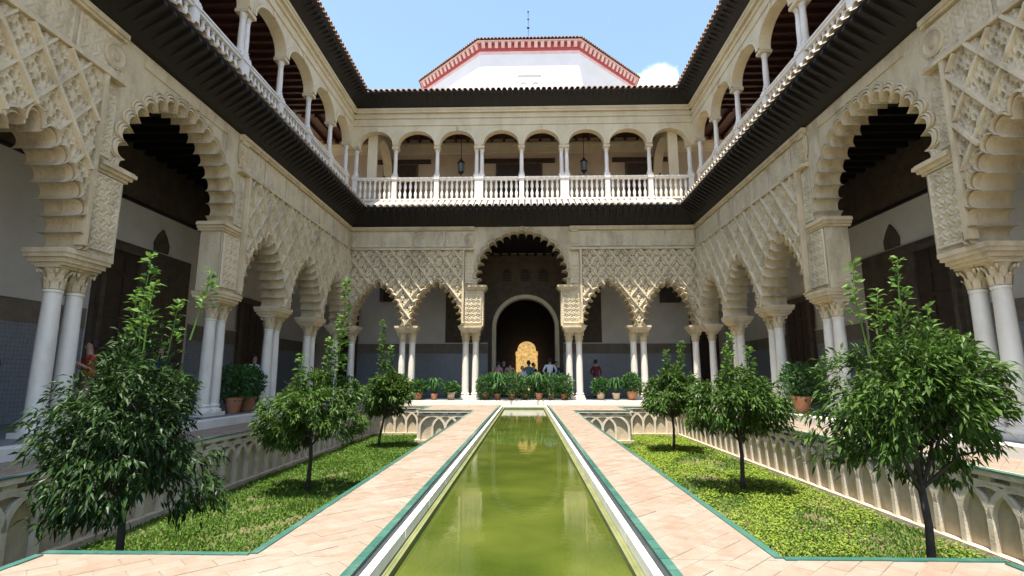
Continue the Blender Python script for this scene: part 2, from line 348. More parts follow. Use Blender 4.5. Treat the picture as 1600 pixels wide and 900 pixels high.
# baluster
h = ZUR-.13-ZUB
BAL = autosmooth(MB().lathe([(.055, 0), (.055, .05), (.035, .07), (.05, .12), (.072, h*.30), (.062, h*.38), (.032, h*.47), (.045, h*.5), (.032, h*.53), (.062, h*.62), (.072, h*.70), (.05, h-.12), (.035, h-.07), (.055, h-.05), (.055, h)], 8).mesh('baluster', 'marble_white'))
def bracket_mesh(over, z0, z1, w, name):
    """carved timber corbel that leans out and up from the wall to the eave edge (local: y<0 outwards)"""
    m = MB(); a = .17
    out = [(.06, z0+.02), (-.10, z0+.06), (-over*.55, z0+(z1-z0)*.42), (-over+.04, z1-.16), (-over, z1-.12), (-over+.02, z1-.03), (-over*.5, z1-.03-.0), (.06, z1-.03)]
    m.prism(out, -w/2, w/2, axis='x'); return m.mesh(name, 'dark_wood')
def tile_mesh(over, z1, rise, rad, name, mt, length):
    """one cover tile running up the slope with its open round mouth over the eave edge"""
    m = MB(); n = 7; th = .022; L_ = length
    vs = []
    for y, z, k in ((-over-.07, z1, 1.06), (-over+L_, z1+rise, .94)):
        for rr in (rad*k, (rad-th)*k):
            for i in range(n):
                a = PI*i/(n-1); vs.append((rr*math.cos(a), y, z+rr*math.sin(a)))
    q = n
    fs = []
    for i in range(n-1):
        fs += [(i, i+1, 2*q+i+1, 2*q+i), (q+i, 3*q+i, 3*q+i+1, q+i+1), (i, q+i, q+i+1, i+1), (2*q+i, 2*q+i+1, 3*q+i+1, 3*q+i)]
    fs += [(0, 2*q, 3*q, q), (q-1, 2*q-1, 4*q-1, 3*q-1)]
    m.add(vs, fs); return m.mesh(name, mt)
OV1, OV2 = .88, .66; SP1, SP2 = .27, .25
ZE1, ZE2 = 8.30, 13.80                                          # eave edge heights
BR1 = bracket_mesh(OV1, ZT, ZE1, .10, 'corbel'); BR2 = bracket_mesh(OV2, ZUT, ZE2, .09, 'corbel')
TL1 = tile_mesh(OV1, ZE1+.03, .52, .105, 'roof_tile', 'limewashed_tile', OV1+.05); TL2 = tile_mesh(OV2, ZE2+.03, 1.1, .10, 'roof_tile', 'clay_tile', 2.4)
# corbels for balustrade pedestals are plain blocks made in place

# ------------------------------------------------------------------ the arcade wing builder (local x along wall, local -y towards the court)
CA, CB_ = .68, .90                                              # sebka lozenge width and height
def relief_height(u, z, u0):
    p = (u-u0)/CA+z/CB_; q = (u-u0)/CA-z/CB_
    fp, fq = p-np.floor(p), q-np.floor(q)
    s, t = fp+fq-1, fp-fq
    w1 = s*1.0+.10*np.sin(2*PI*t*2); w2 = t*1.0+.10*np.sin(2*PI*s*2)
    f = np.sin(2*PI*w1*2.5)*np.sin(2*PI*w2*2.5)+.5*np.cos(2*PI*(p*4))*np.cos(2*PI*(q*4))
    hgt = .008*np.tanh(4*f)
    for cs, ct, rr, dp in ((0, .44, .15, .11), (0, -.44, .15, .11), (.38, 0, .14, .11), (-.38, 0, .14, .11), (.18, .20, .07, .08), (-.18, .20, .07, .08), (.18, -.20, .07, .08), (-.18, -.20, .07, .08), (.66, 0, .07, .08), (-.66, 0, .07, .08), (0, .74, .07, .08), (0, -.74, .07, .08)):
        dd = np.hypot(s-cs, (t-ct)*1.1)
        hgt = hgt-dp/(1+np.exp(np.clip((dd-rr)/.014, -30, 30)))+.018*np.exp(-((dd-rr-.035)/.025)**2)
    hgt = np.maximum(hgt, -.105)
    hgt = hgt+.004*np.sin(u*61+3*np.sin(z*27))*np.sin(z*57+2*np.sin(u*23))
    return hgt
def sebka(parent, u0, u1, z1, holes, step=.0135):
    """carved net panel above small arches. holes: expanded arch outlines"""
    U, Z = np.meshgrid(np.arange(u0, u1+step/2, step), np.arange(ZS+.02, z1, step), indexing='ij')
    ok = np.ones(U.shape, bool)
    for hp in holes: ok &= ~inpoly(U, Z, hp)
    Hh = relief_height(U, Z, u0)
    idx = -np.ones(U.shape, int); quad = ok[:-1, :-1] & ok[1:, :-1] & ok[1:, 1:] & ok[:-1, 1:]
    use = np.zeros(U.shape, bool)
    for a in (slice(None, -1), slice(1, None)):
        for b in (slice(None, -1), slice(1, None)): use[a, b] |= quad
    idx[use] = np.arange(use.sum())
    vs = np.c_[U[use], -.115-Hh[use], Z[use]]
    i, j = np.nonzero(quad)
    fs = np.c_[idx[i, j], idx[i+1, j], idx[i+1, j+1], idx[i, j+1]]
    me = bpy.data.meshes.new('sebka_panel'); me.from_pydata(vs.tolist(), [], fs.tolist()); me.materials.append(MATS['relief'])
    me.polygons.foreach_set('use_smooth', [True]*len(me.polygons))
    pn = link('sebka_panel', me, parent)
    # ribs of the net, each a bar cut at the arches
    for sg in (1, -1):
        kmin, kmax = -20, 40
        for k in range(kmin, kmax):
            zz = np.arange(ZS, z1, .02); uu = u0+CA*(k-sg*zz/CB_) if sg == 1 else u0+CA*(k+zz/CB_)
            good = (uu > u0+.02) & (uu < u1-.02)
            for hp in holes: good &= ~inpoly(uu, zz, hp)
            run = None
            for a in range(len(zz)+1):
                g = a < len(zz) and good[a]
                if g and run is None: run = a
                if not g and run is not None:
                    if a-run > 6:
                        A = Vector((uu[run], 0, zz[run])); B = Vector((uu[a-1], 0, zz[a-1])); d = (B-A).normalized(); nrm = Vector((-d.z, 0, d.x))
                        w = .026 if sg == 1 else .019; y0, y1 = -.08, (-.195 if sg == 1 else -.172)
                        v = []
                        for P in (A, B):
                            for ww, yy in ((w*1.5, y0), (w, y1), (-w, y1), (-w*1.5, y0)): v.append((P.x+nrm.x*ww, yy, P.z+nrm.z*ww))
                        MB().add(v, [(0, 1, 5, 4), (1, 2, 6, 5), (2, 3, 7, 6), (0, 3, 2, 1), (4, 5, 6, 7)]).build('net_rib', 'relief', pn)
                    run = None
    return pn
def carved_panel(parent, u0, u1, z0, z1, y, name, mt='relief', cell=.10, depth=.016, step=.0115):
    """arabesque relief: warped tendrils standing proud of a sunk ground, inside a plain border"""
    nu, nz = max(4, int((u1-u0)/step)), max(4, int((z1-z0)/step))
    U, Z = np.meshgrid(np.linspace(u0, u1, nu+1), np.linspace(z0, z1, nz+1), indexing='ij')
    k = 2*PI/cell; f = np.sin(k*U*.5+1.7*np.sin(k*Z*.5))*np.sin(k*Z*.5+1.7*np.sin(k*U*.5))+.45*np.sin(k*U*1.5+np.sin(k*Z))*np.sin(k*Z*1.5+np.sin(k*U))
    hh = depth*np.tanh(3.2*f); ed = np.minimum(np.minimum(U-u0, u1-U), np.minimum(Z-z0, z1-Z))
    hh = np.where(ed < .035, depth*1.1, hh); hh = np.where(ed < .002, -.02, hh)
    vs = np.c_[U.ravel(), (-y-hh).ravel(), Z.ravel()]; idx = np.arange((nu+1)*(nz+1)).reshape(nu+1, nz+1)
    fs = np.c_[idx[:-1, :-1].ravel(), idx[1:, :-1].ravel(), idx[1:, 1:].ravel(), idx[:-1, 1:].ravel()]
    me = bpy.data.meshes.new(name); me.from_pydata(vs.tolist(), [], fs.tolist()); me.materials.append(MATS[mt])
    me.polygons.foreach_set('use_smooth', [True]*len(me.polygons)); return link(name, me, parent)
def molding(parent, out, nor, d0, d1, y, name='arch_molding', mt='trim'):
    a = out+nor*d0; b = out+nor*d1; n = len(out)
    v = [(p[0], 0.0, p[1]) for p in a]+[(p[0], -y, p[1]) for p in a]+[(p[0], -y*.8, p[1]) for p in b]+[(p[0], 0.0, p[1]) for p in b]
    fs = []
    for i in range(n-1):
        for r in range(3): fs.append((r*n+i, r*n+i+1, (r+1)*n+i+1, (r+1)*n+i))
    o = MB().add(v, fs).build(name, mt, parent); return o
def shield(parent, u, z, round_=False):
    m = MB(); s = .20
    if round_:
        m.lathe([(.26, 0), (.26, .03), (.21, .05), (.19, .03), (.12, .03), (.09, .06), (.02, .075)], 16)
        me = m.mesh('medallion', 'trim'); return link('medallion', me, parent, (u, -.02, z), rot=(PI/2, 0, 0))
    out = [(-s, .24), (s, .24), (s, -.05), (s*.75, -.2), (0, -.3), (-s*.75, -.2), (-s, -.05)]
    m.prism([(a*1.25, b*1.2) for a, b in out], -.035, 0); m.prism(out, -.06, -.034)
    m.box(-.02, .02, -.075, -.05, -.24, .22); m.box(-s, s, -.074, -.05, -.01, .03)
    for a, b in ((-.1, .12), (.1, .12), (-.1, -.1), (.1, -.1)): m.prism([(a-.05, b-.05), (a+.05, b-.05), (a+.04, b+.06), (a, b+.03), (a-.04, b+.06)], -.085, -.055)
    m.prism([(-.14, .30), (.14, .30), (.17, .42), (.08, .35), (0, .44), (-.08, .35), (-.17, .42)], -.07, 0)
    return link('shield', m.mesh('shield', 'trim'), parent, (u, -.02, z))
def stepped_block(u0, u1, y0, y1, z0, z1, steps, grow):
    m = MB(); n = len(steps)
    z = z0
    for k, (fr, g) in enumerate(steps):
        zz = z0+(z1-z0)*fr
        m.box(u0-g, u1+g, y0-g, y1+g, z, zz); z = zz
    return m
def build_wing(spec):
    root = empty(spec['name'], spec['loc'], spec['rz']); tag(root, spec['label'], 'arcade', 'arcaded wings around the court')
    u0, u1 = spec['u0'], spec['u1']; sgn = spec.get('sgn', 1)
    sm = sorted(spec['small']); bg_ = spec['big']                # small: (uc, hw) ; big: (uc, hw, apex, pierw)
    # --- lower wall: one outline whose lower edge runs along the arches
    arches = []
    for uc, hw in sm: arches.append((uc, hw)+small_arch(uc, hw)+('s',))
    uc, hw, apex, pw = bg_; o, n_ = big_arch(uc, hw, apex); arches.append((uc, hw, o, n_, 'b'))
    arches.sort(key=lambda a: a[0])
    c0, c1 = spec.get('mitre', (0, 0)); el, eu = spec['ext']
    xl0, xl1 = u0-(el if c0 else 0), u1+(el if c1 else 0); xu0, xu1 = u0-(eu if c0 else 0), u1+(eu if c1 else 0)
    low = [(xl0, ZS)]
    for uc_, hw_, o, n_, k in arches:
        if k == 'b': low += [(uc_-hw_, ZS), (uc_-hw_, ZI)]
        low += [tuple(p) for p in o]
        if k == 'b': low += [(uc_+hw_, ZI), (uc_+hw_, ZS)]
    low += [(xl1, ZS), (xl1, ZT), (xl0, ZT)]
    cl = [low[0]]
    for p in low[1:]:
        if math.hypot(p[0]-cl[-1][0], p[1]-cl[-1][1]) > 1e-4: cl.append(p)
    MB().prism(cl, 0, T).build('arcade_wall', 'carved', root)
    uvis0, uvis1 = spec['vis']
    # --- arch mouldings following the scallops
    for uc_, hw_, o, n_, k in arches:
        if k == 's':
            molding(root, o, n_, 0.0, .05, .12); molding(root, o, n_, .05, .075, .09); molding(root, o, n_, .075, .12, .165)
        else:
            molding(root, o, n_, 0.0, .05, .05); molding(root, o, n_, .075, .12, .065); molding(root, o, n_, .14, .18, .045)
    # --- piers of the great arch with carved face panels, impost cornices and alfiz frame
    uc, hw, apex, pw = bg_
    for s in (-1, 1):
        a, b = sorted((uc+s*hw, uc+s*(hw+pw)))
        carved_panel(root, a+.07, b-.07, ZS+.10, ZI-.22, .035, 'carved_pier_panel')
        carved_panel(root, *sorted((uc+s*(hw+.44), uc+s*(hw+pw-.07))), ZI+.10, ZF-.10, .03, 'carved_pier_panel', cell=.085, depth=.013)
        # inner reveal panel of the pier
        ui = uc+s*(hw-.012); x = sorted((ui, ui+s*.03))
        MB().box(x[0], x[1], .07, T-.07, ZS+.12, ZI-.25).build('carved_reveal_panel', 'carved', root)
        ia, ib = sorted((uc+s*(hw-.13), uc+s*(hw+pw-.18)))
        m = MB(); 
        for z0_, z1_, g in ((ZI-.20, ZI-.14, -.07), (ZI-.14, ZI-.07, -.02), (ZI-.07, ZI, .03), (ZI, ZI+.03, 0)):
            m.box(ia-(g if s > 0 else 0), ib+(g if s < 0 else 0), -.11-g, T+.05, z0_, z1_)
        m.build('impost_cornice', 'trim', root)
        # frame strip between pier and net panel
        fu = uc+s*(hw+pw); MB().box(fu-.045, fu+.045, -.17, .01, ZS+.1, ZF).build('frame_strip', 'trim', root)
    MB().box(uc-hw+.15, uc+hw-.15, -.028, .01, apex+.22, ZT-.06).build('carved_spandrel', 'carved', root) if apex+.3 < ZT-.06 else None
    # --- net panels
    for (a, b) in spec['panels']:
        holes = [np.vstack([o+n_*.085, [[o[-1][0]+.085, ZS-.3], [o[0][0]-.085, ZS-.3]]]) for uc_, hw_, o, n_, k in arches if k == 's' and a-.3 < uc_ < b+.3]
        sebka(root, a+.045, b-.045, ZF-.03, holes, spec.get('step', .0135))
    # --- frieze: mouldings and carved bands interrupted by the great arch
    r_ = hw+.42
    for a, b in ((u0, uc-r_), (uc+r_, u1)):
        a2, b2 = max(a, uvis0), min(b, uvis1)
        if b2 <= a2: continue
        MB().box(a2, b2, -.19, .01, ZF-.03, ZF+.045).box(a2, b2, -.09, .01, ZF+.045, ZF+.08).build('frieze_molding', 'trim', root)
        MB().box(a2, b2, -.085, .01, ZT-.16, ZT-.10).box(a2, b2, -.12, .01, ZT-.10, ZT).build('frieze_molding', 'trim', root)
        k = a2+.06
        while k < b2-.3:                                        # carved frieze panels
            e = min(k+1.30, b2-.06); carved_panel(root, k, e, ZF+.13, ZT-.20, .03, 'carved_frieze_panel', cell=.13, depth=.009, step=.016); k = e+.09
    for s in (-1, 1):
        shield(root, uc+s*(hw+.62), (ZF+ZT)/2-.02, round_=(s == spec.get('medal', -1)))
    # --- columns and their impost blocks
    for us, pair in spec['supports']:
        if pair == 2: xs = (us-.215, us+.215); w = .46
        elif pair == 1: xs = (us,); w = .28
        else: xs = (us-.215, us+.215); w = .46
        for x in xs: column(root, LOW, x, T/2)
        m = MB()
        for z0_, z1_, g in ((ZC, ZC+.05, -.05), (ZC+.05, ZC+.13, -.01), (ZC+.13, ZC+.20, .04), (ZC+.20, ZS+.002, .06)):
            m.box(us-w-g+.02, us+w+g-.02, -.06-g, T+.06+g, z0_, z1_)
        m.build('impost_block', 'trim', root)
    # --- lower eave
    e0, e1 = u0, u1
    # boards: a sloping soffit behind the corbels, mitred at the far corners
    def slab(pts, mt, name, mit0, mit1):
        v = [(e0+(-y if mit0 else 0), y, z) for y, z in pts]+[(e1-(-y if mit1 else 0), y, z) for y, z in pts]; n = len(pts)
        # a fan-free side: convex outlines only
        f = [tuple(range(n))[::-1], tuple(range(n, 2*n))]+[(i, (i+1) % n, (i+1) % n+n, i+n) for i in range(n)]
        return MB().add(v, f).build(name, mt, root)
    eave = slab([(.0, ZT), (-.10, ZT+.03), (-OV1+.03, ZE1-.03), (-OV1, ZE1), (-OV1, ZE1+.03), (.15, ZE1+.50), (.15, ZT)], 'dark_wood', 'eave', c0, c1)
    def along(sp, ov):
        a, b = max(e0+(ov if c0 else 0), uvis0), min(e1-(ov if c1 else 0), uvis1); n = int((b-a)/sp)
        return [a+(b-a)*(k+.5)/n for k in range(n)]
    for x in along(SP1, OV1): link('corbel', BR1, eave, (x, 0, 0)); 
    for x in along(SP1, OV1): link('roof_tile', TL1, eave, (x, 0, 0))
    # --- upper storey
    y0 = .16; y1 = .50
    us0, us1 = spec['upper'][0], spec['upper'][-1]
    MB().box(xu0, xu1, y0-.06, y1, ZT, ZUB-.08).box(xu0, xu1, y0-.10, y1, ZUB-.08, ZUB).build('balcony_plinth', 'marble_white', root)
    ups = spec['upper']; pairs = spec['upairs']
    low = [(xu0, ZUS)]
    arcs = []
    for a, b in zip(ups[:-1], ups[1:]):
        pa = .20 if a in pairs else .12; pb = .20 if b in pairs else .12
        A, B = a+pa, b-pb; c_ = (A+B)/2; rr = (B-A)/2; pts = []
        for k in range(19):
            t = PI-PI*k/18; pts.append((c_+rr*math.cos(t), ZUS+.05+(ZUA-ZUS-.05)*math.sin(t)**.92))
        pts = [(A, ZUS)]+pts+[(B, ZUS)]; arcs.append((c_, rr, pts)); low += pts
    low += [(xu1, ZUS), (xu1, ZUT), (xu0, ZUT)]
    MB().prism(low, y0, y1).build('gallery_wall', 'upper_stucco', root)
    for c_, rr, pts in arcs:
        if c_ < uvis0-1 or c_ > uvis1+1: continue
        P = np.array(pts[1:-1]); nn = P-np.array([c_, ZUS]); nn = nn/np.hypot(*nn.T)[:, None]
        mo = molding(root, P, nn, 0.0, .09, .05, 'arch_molding', 'upper_stucco'); mo.location.y = y0
        mo = molding(root, P, nn, .10, .15, .03, 'arch_molding', 'upper_stucco'); mo.location.y = y0
        MB().box(c_-.06, c_+.06, y0-.085, y0+.02, ZUA-.03, ZUA+.17).build('keystone', 'trim', root)
    MB().box(xu0, xu1, y0-.05, y0+.02, ZUA+.27, ZUA+.33).box(xu0, xu1, y0-.07, y0+.02, ZUA+.62, ZUA+.68).box(xu0, xu1, y0-.11, y0+.02, ZUT-.2, ZUT-.1).box(xu0, xu1, y0-.15, y0+.02, ZUT-.1, ZUT+.01).build('cornice', 'upper_stucco', root)
    for i, x in enumerate(ups):
        if x < uvis0-.5 or x > uvis1+.5: continue
        pr = x in pairs; wp = .19 if pr else .105
        MB().box(x-wp, x+wp, y0+.02, y1-.04, ZUB, ZUR+.02).box(x-wp-.02, x+wp+.02, y0-.01, y1-.02, ZUB, ZUB+.09).box(x-wp-.02, x+wp+.02, y0-.01, y1-.02, ZUR-.10, ZUR+.018).build('pedestal', 'marble_white', root)
        for xx in ((x-.12, x+.12) if pr else (x,)): column(root, UPP, xx, (y0+y1)/2)
        MB().box(x-wp-.04, x+wp+.04, y0-.03, y1+.03, ZUS-.10, ZUS+.003).build('impost_block', 'trim', root)
    for a, b in zip(ups[:-1], ups[1:]):
        if b < uvis0 or a > uvis1: continue
        A, B = a+(.21 if a in pairs else .125), b-(.21 if b in pairs else .125)
        bl = MB().box(A, B, y0+.05, y1-.07, ZUR-.13, ZUR-.05).box(A, B, y0+.02, y1-.04, ZUR-.05, ZUR).build('balustrade', 'marble_white', root)
        nb = max(3, round((B-A)/.225))
        for k in range(nb): link('baluster', BAL, bl, (A+(B-A)*(k+.5)/nb, (y0+y1)/2-.01, ZUB))
    # upper eave and roof
    E0 = root
    def slab2(pts, mt, name):
        v = [(e0+(-(y) if c0 else 0), y, z) for y, z in pts]+[(e1-(-(y) if c1 else 0), y, z) for y, z in pts]; n = len(pts)
        f = [tuple(range(n))[::-1], tuple(range(n, 2*n))]+[(i, (i+1) % n, (i+1) % n+n, i+n) for i in range(n)]
        return MB().add(v, f).build(name, mt, root)
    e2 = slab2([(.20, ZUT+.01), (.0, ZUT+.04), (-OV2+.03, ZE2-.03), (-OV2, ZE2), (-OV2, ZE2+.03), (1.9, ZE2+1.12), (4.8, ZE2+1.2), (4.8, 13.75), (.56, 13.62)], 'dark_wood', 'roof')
    for x in along(SP2, OV2): link('corbel', BR2, e2, (x, .1, 0))
    for x in along(SP2, OV2): link('roof_tile', TL2, e2, (x, 0, 0))
    return root

GDS = 2.6                                                       # side galleries are shallower than the far one
far = build_wing(dict(name='far_arcade_wing', label='far palace wing with central scalloped arch, balcony and tiled eaves above the pool end',
    loc=(-.07, D, 0), rz=0, u0=-XW, u1=XW, small=[(-3.69, .90), (-6.25, .90), (3.69, .90), (6.25, .90)], big=(0, 1.67, 7.42, .88),
    panels=[(-7.58, -2.55), (2.55, 7.58)], supports=[(-2.22, 2), (2.22, 2), (-4.97, 2), (4.97, 2), (-7.40, 1), (7.40, 1)],
    upper=[-7.62, -5.80, -3.87, -1.94, 0, 1.94, 3.87, 5.80, 7.62], upairs=(-1.94, 1.94), mitre=(1, 1), ext=(.55, .66), vis=(-XW, XW)))
SM = [(4.46, 1.0), (7.42, 1.0), (14.93, 1.0), (17.87, 1.0), (20.72, 1.0)]
SU = [(3.0, 1), (5.94, 2), (8.82, 2), (13.33, 2), (16.40, 2), (19.30, 2), (22.0, 1)]
UPS = [4.5, 6.75, 9.0, 11.25, 13.5, 15.75, 18.0, 20.2, 22.15]
left = build_wing(dict(name='left_arcade_wing', label='left palace wing in shade with scalloped arches, balcony and dark eaves',
    loc=(-XW-.07, 0, 0), rz=PI/2, u0=2.6, u1=D, small=SM, big=(11.13, 1.67, 7.14, .86), panels=[(5.94, 8.60), (13.66, D-.03)], supports=SU,
    upper=UPS, upairs=(13.5, 9.0), mitre=(0, 1), ext=(0, .16), vis=(5.2, D), medal=-1))
ng = lambda L: [(-a, *b) for a, *b in L]
right = build_wing(dict(name='right_arcade_wing', label='right palace wing in brighter light with scalloped arches, balcony and dark eaves',
    loc=(XW-.07, 0, 0), rz=-PI/2, u0=-D, u1=-2.6, small=ng(SM), big=(-11.13, 1.67, 7.14, .86), panels=[(-8.60, -5.94), (-D+.03, -13.66)], supports=ng(SU),
    upper=[-u for u in UPS[::-1]], upairs=(-13.5, -9.0), mitre=(1, 0), ext=(0, .16), vis=(-D, -5.2), medal=1))

# ------------------------------------------------------------------ gallery interiors
YB = T+GD                                                       # far back wall, local y
def arch_pts(uc, hw, zs, n=20, k=1.0): return [(uc+hw*math.cos(PI-PI*i/n), zs+hw*k*math.sin(PI-PI*i/n)) for i in range(n+1)]
# far back wall with the great doorway
dz = 3.62; dh = 1.52
hole = [(-dh+.14, ZG-.17)]+[(-dh+.14, dz-.15)]+arch_pts(.14, dh, dz)+[(dh+.14, dz-.15), (dh+.14, ZG-.17)]
XB = XW+T+GDS+.02
MB().prism([(-XB, 0)]+hole+[(XB, 0), (XB, 7.56), (-XB, 7.56)], YB, YB+.45).build('back_wall', 'plaster', far)
a = np.array(arch_pts(.14, dh, dz)); nn = a-np.array([.14, dz]); nn = nn/np.hypot(*nn.T)[:, None]
leg = [(-dh+.14, ZG+.02), (-dh+.14, 2.7)]; legr = [(dh+.14, 2.7), (dh+.14, ZG+.02)]
P = np.vstack([leg, a, legr]); N = np.vstack([[(-1, 0)]*2, nn, [(1, 0)]*2])
for d0, d1, y in ((0, .20, .16), (.21, .40, .10)):
    o = molding(far, P, N, d0, d1, y, 'door_arch_molding', 'stucco' if d0 == 0 else 'brown_carved'); o.location.y = YB
# brown carved stucco field round the doorway
fld = [(-4.0, 2.80)]+[(-dh+.14-.40, 2.80), (-dh+.14-.40, dz-.1)]+[(p[0], p[1]) for p in (a+nn*.40)]+[(dh+.14+.40, dz-.1), (dh+.14+.40, 2.80), (4.05, 2.80), (4.05, 7.5), (-4.0, 7.5)]
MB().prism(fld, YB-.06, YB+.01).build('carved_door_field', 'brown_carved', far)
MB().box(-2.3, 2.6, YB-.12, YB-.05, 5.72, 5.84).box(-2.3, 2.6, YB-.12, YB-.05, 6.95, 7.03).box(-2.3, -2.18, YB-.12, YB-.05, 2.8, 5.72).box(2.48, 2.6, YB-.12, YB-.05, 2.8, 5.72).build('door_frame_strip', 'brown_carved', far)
for x in (-.82, .14, 1.10):                                     # three little latticed windows over the door
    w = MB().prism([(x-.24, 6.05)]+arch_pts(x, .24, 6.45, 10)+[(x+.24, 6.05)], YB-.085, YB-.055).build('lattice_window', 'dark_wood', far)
    m = MB()
    for k in range(-2, 3): m.box(x+k*.09-.012, x+k*.09+.012, YB-.11, YB-.08, 6.06, 6.6)
    for k in range(3): m.box(x-.22, x+.22, YB-.108, YB-.082, 6.12+k*.15, 6.14+k*.15)
    m.build('window_lattice', 'brown_carved', w)
def dado(parent, spans, y, zt=2.30, zb=2.80):
    for a_, b_ in spans:
        MB().box(a_, b_, y-.05, y+.01, ZG, zt).build('tile_dado', 'azulejo', parent)
        MB().box(a_, b_, y-.062, y+.01, zt, zb).build('dado_frieze', 'dado_stone', parent)
        MB().box(a_, b_, y-.08, y+.01, zb, zb+.05).build('dado_molding', 'plaster', parent)
dado(far, [(-8.9, -dh+.14-.42), (dh+.14+.42, 8.9)], YB)
def door(parent, u0, u1, z0, z1, y, leaf='door_wood', fr='brown_carved', fw=.22, name='door'):
    d = MB().box(u0, u1, y-.07, y-.01, z0, z1).build(name, leaf, parent)
    m = MB().box(u0-fw, u0, y-.13, y, z0, z1+fw).box(u1, u1+fw, y-.13, y, z0, z1+fw).box(u0, u1, y-.13, y, z1, z1+fw); m.build('door_frame', fr, d)
    m = MB()
    n = max(2, round((u1-u0)/.45))
    for i in range(n):
        for k in range(max(2, round((z1-z0)/.6))):
            hh = (z1-z0)/max(2, round((z1-z0)/.6)); m.box(u0+(u1-u0)*i/n+.05, u0+(u1-u0)*(i+1)/n-.05, y-.095, y-.065, z0+k*hh+.05, z0+(k+1)*hh-.05)
    m.build('door_panels', leaf, d); return d
door(far, -7.25, -6.15, 5.0, 6.35, YB, name='shutter'); door(far, 7.3, 8.5, 4.9, 6.2, YB, leaf='brown_carved', name='shutter')
door(far, -9.6, -8.75, ZG, 4.7, YB); door(far, 8.75, 9.7, ZG, 4.5, YB)
# floor of upper storey doubles as ceiling below
def ceiling(parent, u0, u1, y0, y1, z, n, beam='dark_wood', name='ceiling'):
    c = MB().box(u0, u1, y0, y1, z, z+.12).build(name, beam, parent)
    me = MB().box(-.06, .06, y0+.01, y1-.01, z-.17, z-.003).mesh('ceiling_beam', beam)
    for k in range(n): link('ceiling_beam', me, c, (u0+(u1-u0)*(k+.5)/n, 0, 0))
    return c
ceiling(far, -XW-T, XW+T, T+.02, YB+.5, 7.56, 36); 
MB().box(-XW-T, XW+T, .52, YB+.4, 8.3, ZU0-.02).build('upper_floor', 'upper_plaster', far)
# dark hall beyond the doorway
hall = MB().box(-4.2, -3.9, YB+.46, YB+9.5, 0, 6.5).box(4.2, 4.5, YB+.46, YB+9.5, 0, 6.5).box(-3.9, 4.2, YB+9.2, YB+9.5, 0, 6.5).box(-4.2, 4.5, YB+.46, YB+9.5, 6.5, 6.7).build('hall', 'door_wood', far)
# golden arch at the back of the hall, its light put in as emission
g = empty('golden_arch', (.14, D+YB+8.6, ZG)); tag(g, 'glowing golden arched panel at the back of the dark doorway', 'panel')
MB().prism([(-.62, 0)]+[(-.62, 2.6)]+arch_pts(0, .62, 2.75, 14, .9)+[(.62, 2.6), (.62, 0)], 0, .12).build('panel', 'self_lit_gold', g)
MB().prism([(-.74, 2.5), (.74, 2.5), (.74, 2.64), (-.74, 2.64)], -.12, .0).build('ledge', 'self_lit_gold', g)
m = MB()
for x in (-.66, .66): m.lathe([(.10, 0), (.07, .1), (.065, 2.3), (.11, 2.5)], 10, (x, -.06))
m.build('pilasters', 'self_lit_gold', g)
# side galleries
def side_gallery(wing, s, label):
    U = lambda y: y*s                                           # along-wall coordinate from depth
    yb = T+GDS
    def bx_(m, a_, b_, *r): a_, b_ = sorted((U(a_), U(b_))); return m.box(a_, b_, *r)
    bx_(MB(), 2.6, D+T+GD, yb, yb+.35, 0, 7.56).build('back_wall', 'plaster', wing)
    bx_(MB(), 2.3, 2.6, 0, yb+.35, 0, ZUT).build('end_wall', 'plaster', wing)
    bx_(MB(), 2.6, D+T+GD-.05, yb-.05, yb+.01, 6.0, 7.54).build('ceiling_frieze', 'brown_carved', wing)
    bx_(MB(), 2.6, D+T+GD-.05, yb-.09, yb+.01, 5.92, 6.0).build('frieze_molding', 'dark_wood', wing)
    sp = [sorted((U(a_), U(b_))) for a_, b_ in ((2.6, 12.6), (16.6, D+T+GD-.08))]
    dado(wing, sp, yb)
    a_, b_ = sorted((U(2.6), U(D+T))); ceiling(wing, a_, b_, T+.02, yb+.3, 7.56, 44)
    bx_(MB(), 2.6, D+T, .52, yb+.3, 8.3, ZU0-.02).build('upper_floor', 'upper_plaster', wing)
    # carved surround with dark doorway and pointed niche
    a_, b_ = sorted((U(12.7), U(16.4))); MB().box(a_, b_, yb-.06, yb+.01, ZG, 4.75).build('carved_surround', 'brown_carved', wing)
    a_, b_ = sorted((U(12.95), U(14.05))); door(wing, a_, b_, ZG, 4.45, yb-.05, fw=.15)
    c_ = U(15.0); MB().prism([(c_-.30, 4.80), (c_+.30, 4.80), (c_+.32, 5.05), (c_+.18, 5.3), (c_, 5.5), (c_-.18, 5.3), (c_-.32, 5.05)], yb-.05, yb+.01).build('pointed_niche', 'brown_carved', wing)
    for y_ in (8.0, 19.6):
        a_, b_ = sorted((U(y_), U(y_+1.5))); door(wing, a_, b_, ZG, 3.9, yb-.055)
    # upper storey interior
    yu = 3.2
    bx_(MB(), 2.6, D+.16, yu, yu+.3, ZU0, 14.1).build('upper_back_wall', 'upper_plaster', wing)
    a_, b_ = sorted((U(2.6), U(D+.1))); ceiling(wing, a_, b_, .52, yu, 13.42, 40, 'ceiling_wood', 'upper_ceiling')
side_gallery(left, 1, 'left'); side_gallery(right, -1, 'right')
